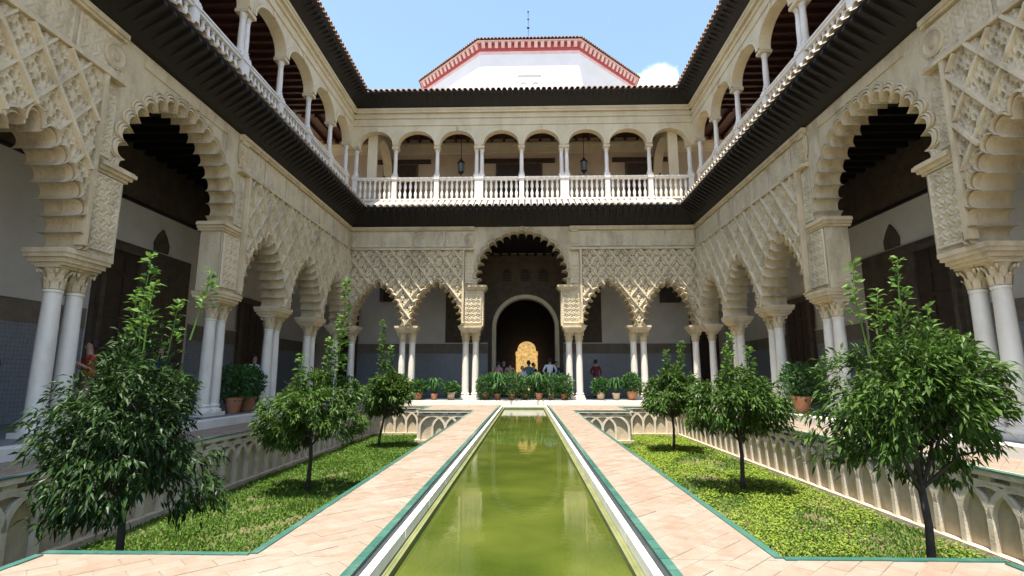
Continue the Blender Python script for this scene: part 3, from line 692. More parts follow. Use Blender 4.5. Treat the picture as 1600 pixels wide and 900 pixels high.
# upper far gallery
yu = 3.4
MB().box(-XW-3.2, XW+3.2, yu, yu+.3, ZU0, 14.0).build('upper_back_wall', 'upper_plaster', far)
MB().box(-XW-3.2, XW+3.2, yu-.10, yu+.01, 12.58, 12.66).box(-XW-3.2, XW+3.2, yu-.16, yu+.01, 13.02, 13.14).build('wall_cornice', 'upper_stucco', far)
MB().box(-XW-3.2, XW+3.2, yu-.05, yu+.01, 12.66, 13.02).build('wall_frieze', 'upper_stucco', far)
ceiling(far, -XW-3.1, XW+3.1, .52, yu, 13.42, 34, 'ceiling_wood', 'upper_ceiling')
for a_, b_ in ((-1.25, .95), (-7.1, -5.5), (5.4, 7.0)):
    d = door(far, a_, b_, ZU0, 11.95, yu, fw=.10); MB().box(a_-.75, b_+.75, yu-.16, yu+.01, 11.96+.10, 12.26).build('lintel', 'door_wood', d)
for s in (-1, 1):                                               # diaphragm arches across the corners of the upper gallery
    r = (yu-.5)/2; c_ = (yu+.5)/2
    out = [(.5, ZU0), (.62, ZU0), (.62, 11.3)]+[(c_+(r-.12)*math.cos(PI-PI*k/16), 11.3+(r-.12)*.95*math.sin(PI*k/16)) for k in range(17)]+[(yu-.12, ZU0), (yu, ZU0), (yu, 13.42), (.5, 13.42)]
    MB().prism(out, s*6.95-.22, s*6.95+.22, axis='x').build('diaphragm_arch', 'upper_stucco', far)
for x in (-3.05, 2.95):                                         # hanging lanterns
    l = empty('lantern', (x, D+1.9, 11.0)); tag(l, 'dark iron lantern hanging in upper gallery, %s of the middle doorway' % ('left' if x < 0 else 'right'), 'lantern', 'lanterns of the upper gallery')
    MB().tube([(0, 0, .72), (0, 0, 2.4)], .018, 6).build('chain', 'iron', l)
    MB().lathe([(.02, .72), (.05, .66), (.16, .52), (.19, .5), (.19, .47), (.15, .45)], 6).lathe([(.13, .02), (.16, 0), (.10, -.06), (.03, -.14), (.02, -.2)], 6).build('cap', 'iron', l)
    m = MB()
    for k in range(6): a_ = k*PI/3; m.tube([(.14*math.cos(a_), .14*math.sin(a_), .0), (.16*math.cos(a_), .16*math.sin(a_), .47)], .014, 4)
    m.build('frame', 'iron', l); MB().lathe([(.12, .02), (.14, .45)], 6).build('glass', 'grey_stone', l)

# ------------------------------------------------------------------ octagonal tower behind
tw = empty('octagonal_tower', (.42, 34, 0)); tag(tw, 'white octagonal tower with red bracketed cornice rising behind the far roof', 'tower')
S8 = 7.0; ap = S8*(1+math.sqrt(2))/2; rc = S8/2/math.sin(PI/8)
def octo(r, z0, z1, m): 
    vs = [(r*math.cos(PI/8+k*PI/4), ap+r*math.sin(PI/8+k*PI/4), z) for z in (z0, z1) for k in range(8)]
    return m.add(vs, [(k, (k+1) % 8, (k+1) % 8+8, k+8) for k in range(8)]+[tuple(range(8))[::-1], tuple(range(8, 16))])
octo(rc, 9, 24.15, MB()).build('wall', 'tower_wall', tw)
octo(rc+.015, 23.72, 23.95, MB()).build('pink_band', 'pink_wash', tw)
octo(rc+.05, 23.95, 24.12, MB()).build('cornice_band', 'red_ochre', tw)
octo(rc+.08, 24.12, 24.55, MB()).build('cornice_recess', 'red_ochre', tw)
octo(rc+.34, 24.55, 24.64, MB()).build('cornice_top', 'pink_wash', tw)
br = MB().prism([(.0, 24.14), (-.10, 24.17), (-.22, 24.38), (-.26, 24.55), (.0, 24.55)], -.12, .12, axis='x').mesh('cornice_bracket', 'pink_wash')
tt = tile_mesh(.38, 24.65, .5, .12, 'tower_tile', 'clay_tile', 1.6)
for f in range(8):
    a_ = -PI/2+f*PI/4
    if abs(((a_+PI/2+PI) % (2*PI))-PI) > PI*.6: continue
    for k in range(15):
        t_ = (k+.5)/15-.5; w = S8*t_; loc = (ap*math.cos(a_)-math.sin(a_)*w, ap+ap*math.sin(a_)+math.cos(a_)*w, 0)
        link('cornice_bracket', br, tw, loc, a_+PI/2)
        for q in (-.25, .25):
            w2 = (S8+.5)*(t_+q/15); loc = (ap*math.cos(a_)-math.sin(a_)*w2, ap+ap*math.sin(a_)+math.cos(a_)*w2, 0); link('roof_tile', tt, tw, loc, a_+PI/2)
vs = [((rc+.30)*math.cos(PI/8+k*PI/4), ap+(rc+.30)*math.sin(PI/8+k*PI/4), 24.64) for k in range(8)]+[(0, ap, 27.6)]
MB().add(vs, [(k, (k+1) % 8, 8) for k in range(8)]).build('roof', 'clay_tile', tw)
m = MB().tube([(0, ap, 27.4), (0, ap, 33.6)], .022, 6)
for z, r in ((31.9, .13), (32.75, .10), (33.5, .09)): m.lathe([(.02, z-r), (r*.8, z-r*.55), (r, z), (r*.8, z+r*.55), (.02, z+r)], 10, (0, ap))
m.build('finial', 'iron', tw)
m = MB()                                                        # faint blind twin window on the front face
for x in (-.42, .42):
    m.prism([(x-.28, 20.2)]+arch_pts(x, .28, 21.3, 10)+[(x+.28, 20.2), (x+.22, 20.2)]+arch_pts(x, .22, 21.3, 10)[::-1]+[(x-.22, 20.2)], -.03, .01)
m.box(-.85, .85, -.035, .01, 20.05, 20.15).box(-.85, .85, -.035, .01, 22.05, 22.12)
m.build('blind_window', 'faint_grey', tw)

# ------------------------------------------------------------------ ground, paving, pool
struct(MB().box(-600, 600, -600, 600, -2.2, -2.0).build('ground', 'ground'))
struct(MB().box(-XW-T-GDS, -7.30, 2.6, D+T+GD, -.5, ZG).box(7.30, XW+T+GDS, 2.6, D+T+GD, -.5, ZG).box(-7.30, 7.30, D-.28, D+T+GD+9.4, -.5, ZG).build('gallery_floor', 'grey_stone'))
struct(MB().box(-7.30, -7.0, 2.6, D-.28, -.3, ZG+.004).box(7.0, 7.30, 2.6, D-.28, -.3, ZG+.004).box(-7.30, 7.30, D-.58, D-.28, -.3, ZG+.004).build('gallery_step', 'marble_white'))
BW = 1.72; BO = 5.9; YN, YN2, YF, YF2 = 3.65, 1.3, 18.4, 20.7; XN, XF = 3.1, 3.6; PW = 1.0; PY0, PY1 = 1.0, 21.55
pav = struct(MB().box(-BW, -PW, YN, YF, -1.2, -.003).box(PW, BW, YN, YF, -1.2, -.003)
    .box(-XN, -PW, -3, YN, -1.2, -.0035).box(PW, XN, -3, YN, -1.2, -.0035).box(-PW, PW, -3, PY0, -1.2, -.0035).box(-7, -XN, -3, YN2, -1.2, -.0035).box(XN, 7, -3, YN2, -1.2, -.0035)
    .box(-XF, -PW, YF, D-.58, -1.2, -.0035).box(PW, XF, YF, D-.58, -1.2, -.0035).box(-PW, PW, PY1, D-.58, -1.2, -.0035)
    .box(-BO-.1, -XF, YF2+.1, D-.58, -1.2, -.0035).box(XF, BO+.1, YF2+.1, D-.58, -1.2, -.0035)
    .box(-7, -BO-.1, YN2, D-.58, -1.2, -.0035).box(BO+.1, 7, YN2, D-.58, -1.2, -.0035).build('paving', 'mortar'))
def clip(poly, x0, x1, y0, y1):
    for ax, lim, sg in ((0, x0, 1), (0, x1, -1), (1, y0, 1), (1, y1, -1)):
        out = []
        for i in range(len(poly)):
            p, q = poly[i], poly[(i+1) % len(poly)]; a_, b_ = sg*(p[ax]-lim), sg*(q[ax]-lim)
            if a_ >= 0: out.append(p)
            if a_*b_ < 0: t_ = a_/(a_-b_); out.append((p[0]+(q[0]-p[0])*t_, p[1]+(q[1]-p[1])*t_))
        poly = out
        if len(poly) < 3: return []
    return poly
def pavers_in(x0, x1, y0, y1, ang=R(45), L_=.285, B_=.142, J=.005):
    res = []; ca, sa = math.cos(ang), math.sin(ang); R_ = math.hypot(x1-x0, y1-y0)/2+.5; cx_, cy_ = (x0+x1)/2, (y0+y1)/2
    # anchored to world so that neighbouring areas line up
    cs = [(x, y) for x in (x0, x1) for y in (y0, y1)]; us = [x*ca+y*sa for x, y in cs]; vs_ = [-x*sa+y*ca for x, y in cs]
    for r in range(math.floor(min(vs_)/B_)-1, math.ceil(max(vs_)/B_)+1):
        for k in range(math.floor(min(us)/L_)-2, math.ceil(max(us)/L_)+1):
            u = (k+.5*(r % 2))*L_; v = r*B_
            q = [(u+J/2, v+J/2), (u+L_-J/2, v+J/2), (u+L_-J/2, v+B_-J/2), (u+J/2, v+B_-J/2)]
            q = clip([(a_*ca-b_*sa, a_*sa+b_*ca) for a_, b_ in q], x0, x1, y0, y1)
            if len(q) < 3: continue
            ar = abs(sum(q[i][0]*q[(i+1) % len(q)][1]-q[(i+1) % len(q)][0]*q[i][1] for i in range(len(q))))/2
            if ar > .0012: res.append(q)
    return res
def paver_geo(mb, q, c, top):
    n = len(q); e = .93
    v = [(x-c[0], y-c[1], -.02) for x, y in q]+[(x-c[0], y-c[1], top-.003) for x, y in q]
    mx_, my_ = sum(x for x, y in q)/n, sum(y for x, y in q)/n
    v += [(mx_+(x-mx_)*.965-c[0], my_+(y-my_)*.965-c[1], top) for x, y in q]
    f = [(i, (i+1) % n, (i+1) % n+n, i+n) for i in range(n)]+[(i+n, (i+1) % n+n, (i+1) % n+2*n, i+2*n) for i in range(n)]+[tuple(range(2*n, 3*n))]
    mb.add(v, f)
qs = []
E_ = .045
for a_, b_ in ((-BW+E_, -PW), (PW, BW-E_)): qs += pavers_in(a_, b_, YN-E_, YF)
for s in (-1, 1):
    a_, b_ = sorted((s*PW, s*(XN-E_))); qs += pavers_in(a_, b_, 1.6, YN-E_)
    a_, b_ = sorted((s*(XN-E_), s*6.8)); qs += pavers_in(a_, b_, .6, YN2-E_)
    a_, b_ = sorted((s*PW, s*(XF-E_))); qs += pavers_in(a_, b_, YF+E_, D-.6)
    a_, b_ = sorted((s*(XF), s*BO)); qs += pavers_in(a_, b_, YF2+E_+.1, D-.6)
    a_, b_ = sorted((s*(BO+.12), s*6.98)); qs += pavers_in(a_, b_, 4, D-.6)
def seen(q):
    x = sum(p[0] for p in q)/len(q)-.09; y = sum(p[1] for p in q)/len(q)
    return y > 2.9 and abs(x)/y < 1.06
qs.sort(key=lambda q: (not seen(q), sum(p[0] for p in q)**2/len(q)**2+sum(p[1] for p in q)**2/len(q)**2))
for q in qs[:300]:
    c = (sum(p[0] for p in q)/len(q), sum(p[1] for p in q)/len(q)); mb = MB(); paver_geo(mb, q, c, random.uniform(-.002, .003)); mb.build('paver', 'paver', pav, loc=(c[0], c[1], 0))
mb = MB()
for q in qs[300:]: paver_geo(mb, q, (0, 0), random.uniform(-.002, .003))
o = mb.build('distant_pavers', 'paver', pav); o['kind'] = 'stuff'
# glazed green edging round the beds
eg = MB()
for s in (-1, 1):
    def gb(a_, b_, y0, y1, z=.006): a_, b_ = sorted((s*a_, s*b_)); eg.box(a_, b_, y0, y1, -.1, z)
    gb(BW-E_+.004, BW+.012, YN, YF); gb(BW+.012, XN-.0, YN-E_+.004, YN+.012, .0065); gb(XN-E_+.004, XN+.012, YN2, YN-.07); gb(XN+.012, BO, YN2-E_+.004, YN2+.01, .0065)
    gb(BW+.012, XF-E_+.005, YF-.012, YF+E_-.004, .0065); gb(XF-E_+.004, XF+.012, YF-.012, YF2)
eg.build('green_edging', 'green_glaze', pav)
# pool
pool = empty('pool', (0, 0, 0)); tag(pool, 'long narrow reflecting pool with marble lip and green glazed tile border', 'pool')
MB().box(-PW, -.80, PY0, PY1, -1.5, -.075).box(.80, PW, PY0, PY1, -1.5, -.0751).box(-.80, .80, PY1-.20, PY1, -1.5, -.0752).box(-.80, .80, PY0, PY0+.2, -1.5, -.0753).box(-.8, .8, PY0+.2, PY1-.2, -1.5, -1.3).build('basin', 'pool_wall', pool)
MB().box(-.935, -.88, PY0+.07, PY1-.07, -.07, -.016).box(.88, .935, PY0+.07, PY1-.07, -.07, -.0161).box(-.88, .88, PY1-.125, PY1-.07, -.07, -.0162).build('grey_channel', 'dark_channel', pool)
ml = MB().box(-.027, .027, 0, .985, -.07, .012).mesh('marble_slab', 'marble_white'); gt = MB().box(-.032, .032, 0, .193, -.07, .008).mesh('green_tile', 'green_glaze')
for s in (-1, 1):
    for k in range(20): link('marble_slab', ml, pool, (s*.852, PY0+.2+k*1.0, 0))
    k = 0
    while PY0+.0+k*.2 < PY1-.2: link('green_tile', gt, pool, (s*.967, PY0+k*.2, 0)); k += 1
MB().box(-.878, .878, PY1-.20, PY1-.127, -.07, .0125).build('marble_slab', 'marble_white', pool)
for k in range(10): link('green_tile', gt, pool, (-1+k*.2+.197, PY1-.034, 0), PI/2)
MB().box(-.81, -.775, PY0, PY1-.2, -.3, -.078).box(.775, .81, PY0, PY1-.2, -.3, -.0781).build('inner_ledge', 'pool_wall', pool)
struct(MB().box(-.82, .82, PY0+.1, PY1-.15, -.6, -.125).build('water', 'water'), 'still murky green water filling the pool')

# ------------------------------------------------------------------ sunken beds
for s, nm in ((-1, 'left'), (1, 'right')):
    a_ = MB().box(*sorted((s*BW, s*BO)), YN2, YF2, -1.6, ZGR).build('garden_soil', 'soil'); struct(a_)
SPC = .44
def rib_mesh():
    m = MB(); n = 18; w = .036; r0 = SPC
    for (ra, rb) in ((r0-w, r0+w),):
        vs = []
        for k in range(n+1):
            t_ = PI*k/n
            for rr, y in ((ra, 0), (ra, -.075), (rb, -.075), (rb, 0)): vs.append((rr*math.cos(t_), y, rr*math.sin(t_)))
        m.add(vs, [(k*4+i, k*4+(i+1) % 4, k*4+4+(i+1) % 4, k*4+4+i) for k in range(n) for i in range(4)])
    return m.mesh('arch_rib', 'bed_trim')
RIB = rib_mesh(); z_s = -.62
POST = MB().box(-.04, .04, -.078, 0, ZGR+.10, z_s+.02).mesh('pilaster', 'bed_trim')
BLK = MB().box(-.085, .085, -.076, 0, -.135, -.075).mesh('coping_block', 'bed_trim')
def bed_wall(loc, rz, length, label, skip=0):
    w = empty('bed_wall', loc, rz); tag(w, label, 'wall', 'walls of the sunken beds')
    MB().box(.003, length-.003, -.006, .35, ZGR-.3, -.07).build('backing', 'bed_stone', w)
    MB().box(0, length, -.13, .0, ZGR-.3, ZGR+.10).build('plinth', 'bed_stone', w)
    MB().box(0, length, -.08, .0, -.175, -.135).build('band', 'bed_trim', w)
    MB().box(0, length, -.105, .12, -.075, -.004).build('coping', 'bed_trim', w)
    MB().box(0, length, -.115, .0, -.003, .012).build('green_edging', 'green_glaze', w)
    n = int(length/SPC); off = (length-n*SPC)/2
    for k in range(n+1):
        x = off+k*SPC
        link('pilaster', POST, w, (x, 0, 0))
        link('coping_block', BLK, w, (x, 0, 0))
        if 1 <= k <= n-1: link('arch_rib', RIB, w, (x, -.002*(k % 2), z_s))
    return w
bed_wall((-BO, YN2, 0), PI/2, YF2-YN2, 'left outer bed wall carved with interlaced blind arches below the left arcade')
bed_wall((BO, YF2, 0), -PI/2, YF2-YN2, 'right outer bed wall carved with interlaced blind arches below the right arcade')
bed_wall((-BO, YF2, 0), 0, BO-XF, 'far recessed bed wall with interlaced arches at left')
bed_wall((XF, YF2, 0), 0, BO-XF, 'far recessed bed wall with interlaced arches at right')
bed_wall((-XF, YF, 0), 0, XF-BW-.02, 'projecting bed wall with interlaced arches beside left walkway end')
bed_wall((BW+.02, YF, 0), 0, XF-BW-.02, 'projecting bed wall with interlaced arches beside right walkway end')
bed_wall((XF, YF, 0), PI/2, YF2-YF-.12, 'short return wall of the right projecting bed end')
bed_wall((-XF, YF2-.12, 0), -PI/2, YF2-YF-.12, 'short return wall of the left projecting bed end')

# ------------------------------------------------------------------ grass
def grass(s, n, label, clover):
    rs = np.random.RandomState(3 if s < 0 else 4)
    x = rs.uniform(BW+.02, BO-.12, n); y = YN2+(YF2-YN2)*rs.uniform(0, 1, n)**1.5
    # density is uneven: thin, bare patches
    f = np.sin(x*2.1+1.3*np.sin(y*.9+s))*np.sin(y*1.35+1.1*np.sin(x*1.7))+.35*np.sin(x*5.3+y*4.1)
    keep = (f > (-.95 if s < 0 else -.48)) | (rs.uniform(size=n) < .30)
    keep &= ~((x < XN+.02) & (y < YN+.02)) & ~((x < XF+.02) & (y > YF-.1))
    x, y = x[keep]*s, y[keep]; n = len(x)
    h = rs.uniform(.025, .07, n)*(1+.35*np.sin(x*3)*np.sin(y*2.2)); a = rs.uniform(0, 2*PI, n); w = rs.uniform(.007, .014, n)*(1+.05*y)
    lean = rs.uniform(.01, .06, n); b = rs.uniform(0, 2*PI, n)
    V = np.empty((n, 3, 3)); 
    V[:, 0] = np.c_[x-w*np.cos(a), y-w*np.sin(a), np.full(n, ZGR)]; V[:, 1] = np.c_[x+w*np.cos(a), y+w*np.sin(a), np.full(n, ZGR)]
    V[:, 2] = np.c_[x+lean*np.cos(b), y+lean*np.sin(b), ZGR+h]
    me = bpy.data.meshes.new('grass'); me.from_pydata(V.reshape(-1, 3).tolist(), [], np.arange(3*n).reshape(-1, 3).tolist()); me.materials.append(MATS['grass'])
    o = link('grass', me); tag(o, label, 'grass', kind='stuff')
    # low broad-leaved cover
    n = clover; x = rs.uniform(BW+.05, BO-.15, n); y = YN2+(YF2-YN2)*rs.uniform(0, 1, n)**1.4
    f = np.sin(x*1.6+2.0+s)*np.sin(y*.9+1.0)+.5*np.sin(x*4.3-y*3.1)+rs.normal(size=n)*.35
    keep = f > -.25; keep &= ~((x < XN+.05) & (y < YN+.05)) & ~((x < XF+.05) & (y > YF-.15))
    x, y = x[keep]*s, y[keep]; n = len(x); z = ZGR+rs.uniform(.03, .09, n); r = rs.uniform(.006, .013, n)*(1+.06*y); a = rs.uniform(0, 2*PI, n); t1, t2 = rs.uniform(-.5, .5, n), rs.uniform(-.5, .5, n)
    V = np.empty((n, 4, 3))
    for k in range(4):
        c_, s_ = np.cos(a+k*PI/2), np.sin(a+k*PI/2); V[:, k] = np.c_[x+r*c_, y+r*s_, z+r*(c_*t1+s_*t2)]
    me = bpy.data.meshes.new('ground_cover'); me.from_pydata(V.reshape(-1, 3).tolist(), [], np.arange(4*n).reshape(-1, 4).tolist()); me.materials.append(MATS['clover' if s > 0 else 'grass'])
    o = link('ground_cover', me); tag(o, label.replace('grass', 'leafy ground cover'), 'ground cover', kind='stuff')
grass(-1, 110000, 'short green grass in the left sunken bed', 16000)
grass(1, 90000, 'patchy yellow green grass in the right sunken bed', 110000)

# ------------------------------------------------------------------ orange trees
def leaves_mesh(name, C, dirs, L_, W_, mt, rs):
    """C: base points, dirs: unit directions; folded pointed leaves"""
    n = len(C); up = rs.normal(size=(n, 3))*.5+np.array([0, 0, 1.0])
    side = np.cross(dirs, up); side /= np.linalg.norm(side, axis=1)[:, None]+1e-9
    nor = np.cross(side, dirs); L_ = L_[:, None]; W_ = W_[:, None]
    droop = np.array([0, 0, -1.0])*L_*.18
    V = np.empty((n, 6, 3)); V[:, 0] = C; m1 = C+dirs*L_*.48
    V[:, 1] = m1+side*W_+nor*W_*.28; V[:, 2] = m1; V[:, 3] = m1-side*W_+nor*W_*.28; V[:, 4] = C+dirs*L_+droop; V[:, 5] = C+dirs*L_*.8+droop*.6
    V = V[:, :5]
    base = np.arange(n)[:, None]*5
    F = np.concatenate([base+np.array(t) for t in ([0, 2, 1], [0, 3, 2], [1, 2, 4], [2, 3, 4])])
    me = bpy.data.meshes.new(name); me.from_pydata(V.reshape(-1, 3).tolist(), [], F.tolist()); me.materials.append(MATS[mt]); return me
def orange_tree(x, y, label, rx, zc, rz_, trunk_top, n_cl, sprouts, seed, leaf=.135, shift=(0, 0), lumps=9, skew=0.0, taper=.28, low=.35, lm='leaf'):
    rs = np.random.RandomState(seed); t = empty('orange_tree', (x, y, ZGR)); tag(t, label, 'tree', 'orange trees in the sunken beds')
    z0 = ZGR; zc = zc-z0; tt = trunk_top-z0
    sx, sy = shift
    tr = MB(); top = Vector((sx*.6, sy*.6, tt)); pts = [Vector((0, 0, -.1)), Vector((.02, .01, tt*.3)), Vector((sx*.25+.03, sy*.3, tt*.65)), top]
    tr.tube(pts, [.052, .043, .037, .034], 9)
    # clusters: several lumps make an uneven outline
    cen = np.array([sx, sy, zc]); L = []
    for k in range(lumps):
        a = 2*PI*k/lumps+rs.uniform(-.5, .5); q_ = rs.uniform(.45, .66); L.append((cen+np.array([math.cos(a)*rx*q_, math.sin(a)*rx*q_, rs.uniform(-.66, .42)*rz_]), rs.uniform(.30, .44)))
    L.append((cen+np.array([0, 0, rz_*.5]), .42)); L.append((cen+np.array([.1*rx, 0, rz_*.1]), .5))
    pts_ = []
    while len(pts_) < n_cl:
        c, q = L[rs.randint(len(L))]; d = rs.normal(size=3); d /= np.linalg.norm(d); r = rs.uniform(.25, 1)**.45*q
        p = c+d*r*np.array([rx, rx, rz_]); 
        p[0] += skew*(p[2]-zc)
        k_ = 1-taper*(p[2]-zc)/rz_; p[0] = sx+(p[0]-sx)*k_; p[1] = sy+(p[1]-sy)*k_
        if p[2] > tt-low: pts_.append(p)
    C = np.array(pts_)
    limbs = []
    for k in range(9):
        e = C[rs.randint(len(C))]; a_ = top+Vector((0, 0, -.12*rs.rand())); mid = (Vector(e)+top)/2+Vector((rs.uniform(-.06, .06), rs.uniform(-.06, .06), rs.uniform(-.02, .12)))
        tr.tube([a_, mid, Vector(e)], [.022, .014, .005], 5); limbs.append((a_, mid, e))
    for k in range(40):
        e = C[rs.randint(len(C))]; l = limbs[rs.randint(9)]; b_ = l[1]
        tr.tube([b_, (b_+Vector(e))/2+Vector((0, 0, .05)), Vector(e)], [.010, .007, .003], 4)
    nl = 18; base = np.repeat(C, nl, 0)+rs.normal(size=(len(C)*nl, 3))*.045
    out = base-cen; out /= np.linalg.norm(out, axis=1)[:, None]+1e-6
    dirs = rs.normal(size=base.shape)*.6+out*.8+np.array([0, 0, -.32]); dirs /= np.linalg.norm(dirs, axis=1)[:, None]
    Ls = rs.uniform(.7, 1.2, len(base))*leaf; Ws = Ls*rs.uniform(.11, .165, len(base))
    link('crown', leaves_mesh('crown', base, dirs, Ls, Ws, lm, rs), t)
    # upright young shoots
    for (dx, dy, zb, zt) in sprouts:
        B, Dd = [], []
        zb -= z0; zt -= z0
        for k in range(int((zt-zb)*75)):
            q = (k+rs.rand())/int((zt-zb)*75); a = rs.uniform(0, 2*PI); el = rs.uniform(.0, .9); sp_ = .05*(1-q)
            B.append((dx+.03*q+sp_*math.cos(a), dy+sp_*math.sin(a), zb+(zt-zb)*q)); Dd.append((math.cos(a)*math.cos(el), math.sin(a)*math.cos(el), math.sin(el)))
        B = np.array(B); Dd = np.array(Dd); Ls = rs.uniform(.75, 1.15, len(B))*leaf; lm_ = leaves_mesh('young_shoot', B, Dd, Ls, Ls*.24, 'shoot_leaf', rs)
        sm = MB().tube([(dx*.8, dy*.8, zb-.35), (dx, dy, (zb+zt)/2), (dx+.03, dy, zt)], [.012, .008, .003], 5).mesh('stem', 'shoot_leaf')
        bm = bmesh.new(); bm.from_mesh(lm_); bm.from_mesh(sm); bm.to_mesh(lm_); bm.free(); link('young_shoot', lm_, t)
    tr.build('trunk', 'bark', t, smooth=True)
orange_tree(-4.12, 5.65, 'large dark orange tree nearest the camera in the left bed', .90, .74, 1.10, -.12, 540, [(-.02, 0, 1.5, 2.5), (.28, .1, 1.4, 2.0), (.55, .2, 1.9, 2.35), (-.2, .1, 1.4, 2.1), (.12, -.1, 1.5, 2.15)], 11, .112, lumps=12, low=.42, lm='shaded_leaf')
orange_tree(-4.22, 10.7, 'middle orange tree of the left bed with a tall leafy shoot', 1.10, .55, .85, -.15, 430, [(.55, 0, 1.2, 3.15), (.42, .1, 1.1, 2.4), (.3, -.1, 1.0, 1.9), (-.3, 0, 1.1, 1.6)], 12, .135, shift=(.05, 0))
orange_tree(-4.62, 17.2, 'small farthest orange tree in the left bed', .86, .72, .85, -.1, 330, [(-.02, 0, 1.4, 2.95), (.25, 0, 1.3, 2.1)], 13, .16, shift=(.25, 0))
orange_tree(4.13, 5.75, 'large bright orange tree nearest the camera in the right bed', .92, .95, 1.0, .05, 560, [(-.40, .1, 1.7, 2.42), (.02, 0, 1.7, 2.45), (-.2, .05, 1.6, 2.1), (.35, .1, 1.5, 1.9)], 21, .110, lumps=12, low=.40)
orange_tree(4.34, 10.95, 'middle orange tree of the right bed in front of the columns', .98, .66, .80, .0, 400, [(-.15, 0, 1.2, 1.75), (.3, 0, 1.2, 1.75), (-.05, .1, 1.3, 2.0)], 22, .135, shift=(.0, 0))
orange_tree(4.50, 16.4, 'small farthest orange tree in the right bed', .92, .78, .80, -.05, 330, [(.35, 0, 1.4, 2.2), (-.1, 0, 1.3, 1.9)], 23, .16)

# ------------------------------------------------------------------ potted plants
def pot_mesh(mt):
    m = MB().lathe([(.115, 0), (.13, .02), (.175, .27), (.195, .275), (.20, .33), (.175, .335), (.165, .29), (.02, .285)], 14); return autosmooth(m.mesh('pot', mt))
POT = {k: pot_mesh(k) for k in ('terracotta', 'pale_pot')}
def blades(rs, n, h, spread, w, lean=1.0):
    m = MB()
    for k in range(n):
        a = rs.uniform(0, 2*PI); hh = h*rs.uniform(.55, 1.1); sp = spread*rs.uniform(.3, 1.1); ww = w*rs.uniform(.7, 1.2); ca, sa = math.cos(a), math.sin(a); b = rs.uniform(0, .09)
        P = [(b, .0, .25), (b+sp*.25, hh*.5, .8), (b+sp*.6, hh*.88, 1.0), (b+sp*1.0, hh*(1.0-.25*lean), .6), (b+sp*1.25, hh*(.9-.45*lean), .06)]
        v = []
        for r_, z_, q in P:
            v += [(r_*ca-ww*q*sa, r_*sa+ww*q*ca, z_), (r_*ca, r_*sa, z_-ww*.3*q), (r_*ca+ww*q*sa, r_*sa-ww*q*ca, z_)]
        m.add(v, [f for i in range(4) for f in ((i*3, i*3+1, i*3+4, i*3+3), (i*3+1, i*3+2, i*3+5, i*3+4))])
    return m
def bushy(rs, n, h, r, leaf, mt='pot_leaf'):
    C = rs.normal(size=(n, 3)); C /= np.linalg.norm(C, axis=1)[:, None]; C = C*(rs.uniform(.2, 1, n)**.4)[:, None]*np.array([r, r, h*.5])+np.array([0, 0, h*.55])
    d = C-np.array([0, 0, h*.2]); d /= np.linalg.norm(d, axis=1)[:, None]; d = d+rs.normal(size=d.shape)*.5; d /= np.linalg.norm(d, axis=1)[:, None]
    L = rs.uniform(.7, 1.2, n)*leaf; return leaves_mesh('foliage', C, d, L, L*.2, mt, rs)
def potted(x, y, z, kind, h, r, pot, scale, seed, label, group=None):
    rs = np.random.RandomState(seed); p = empty('potted_plant', (x, y, z)); tag(p, label, 'potted plant', group); 
    link('pot', POT[pot], p, scale=(scale,)*3)
    if kind == 'blades': f = blades(rs, 75, h, r, .036).build('foliage', 'pot_leaf', p, loc=(0, 0, .28*scale))
    else: f = link('foliage', bushy(rs, 650, h, r, .17), p, (0, 0, (.22 if h < .9 or scale > 1 else .02)*scale))
    st = MB()
    for k in range(5): a = rs.uniform(0, 2*PI); st.tube([(0, 0, .2*scale), (.05*math.cos(a), .05*math.sin(a), .28*scale+h*.3), (.16*math.cos(a), .16*math.sin(a), .28*scale+h*.6)], [.010, .008, .004], 4)
    st.build('stems', 'bark', p)
YP = D-.10
for i, (x, sc, pt, kd, hh, lb) in enumerate((
    (-5.35, 1.0, 'terracotta', 'b', .75, 'light green potted plant behind the farthest left tree'),
    (-4.42, .95, 'terracotta', 'bushy', .58, 'bushy plant in orange pot, leftmost of three left of the door columns'),
    (-3.76, .8, 'terracotta', 'blades', .75, 'dark leaved plant in small reddish pot, middle of three left of the door columns'),
    (-3.05, .98, 'pale_pot', 'bushy', .48, 'plant in pale square-looking pot just left of the door columns'),
    (3.18, 1.02, 'pale_pot', 'bushy', .62, 'plant in pale pot just right of the door columns'),
    (3.82, .9, 'pale_pot', 'blades', .72, 'dark leaved plant in dull pot, middle of three right of the door columns'),
    (4.46, 1.10, 'terracotta', 'bushy', .85, 'bushy plant in orange pot, rightmost of three right of the door columns'))):
    potted(x, YP, ZG, 'blades' if kd == 'blades' else 'bushy', hh, .34, pt, sc, 40+i, lb, 'potted plants along the far arcade')
for i, (x, kd, hh, rr, sc) in enumerate(((-1.60, 'bushy', .95, .40, .8), (-1.12, 'blades', .98, .62, .8), (-.52, 'bushy', 1.05, .55, .75), (.05, 'bushy', .92, .50, .75), (.62, 'blades', .95, .60, .9), (1.14, 'bushy', 1.02, .52, .75), (1.66, 'bushy', .98, .42, .8))):
    potted(x, YP+.12*(i % 2), ZG, kd, hh, rr, 'terracotta', sc, 60+i, '%s potted plant of the green row before the central doorway' % ('leftmost', 'second from left', 'third from left', 'middle', 'third from right', 'second from right', 'rightmost')[i], 'row of plants before the doorway')
potted(-7.85, 14.35, ZG, 'bushy', .95, .5, 'terracotta', 1.25, 81, 'potted plant in the left arcade, nearer of two orange pots', 'potted plants in the side arcades')
potted(-7.85, 15.05, ZG, 'bushy', .95, .45, 'terracotta', 1.25, 82, 'potted plant in the left arcade, farther of two orange pots', 'potted plants in the side arcades')
potted(7.50, 14.6, ZG, 'bushy', 1.0, .55, 'terracotta', 1.35, 83, 'potted plant in wide orange pot on the right arcade step', 'potted plants in the side arcades')

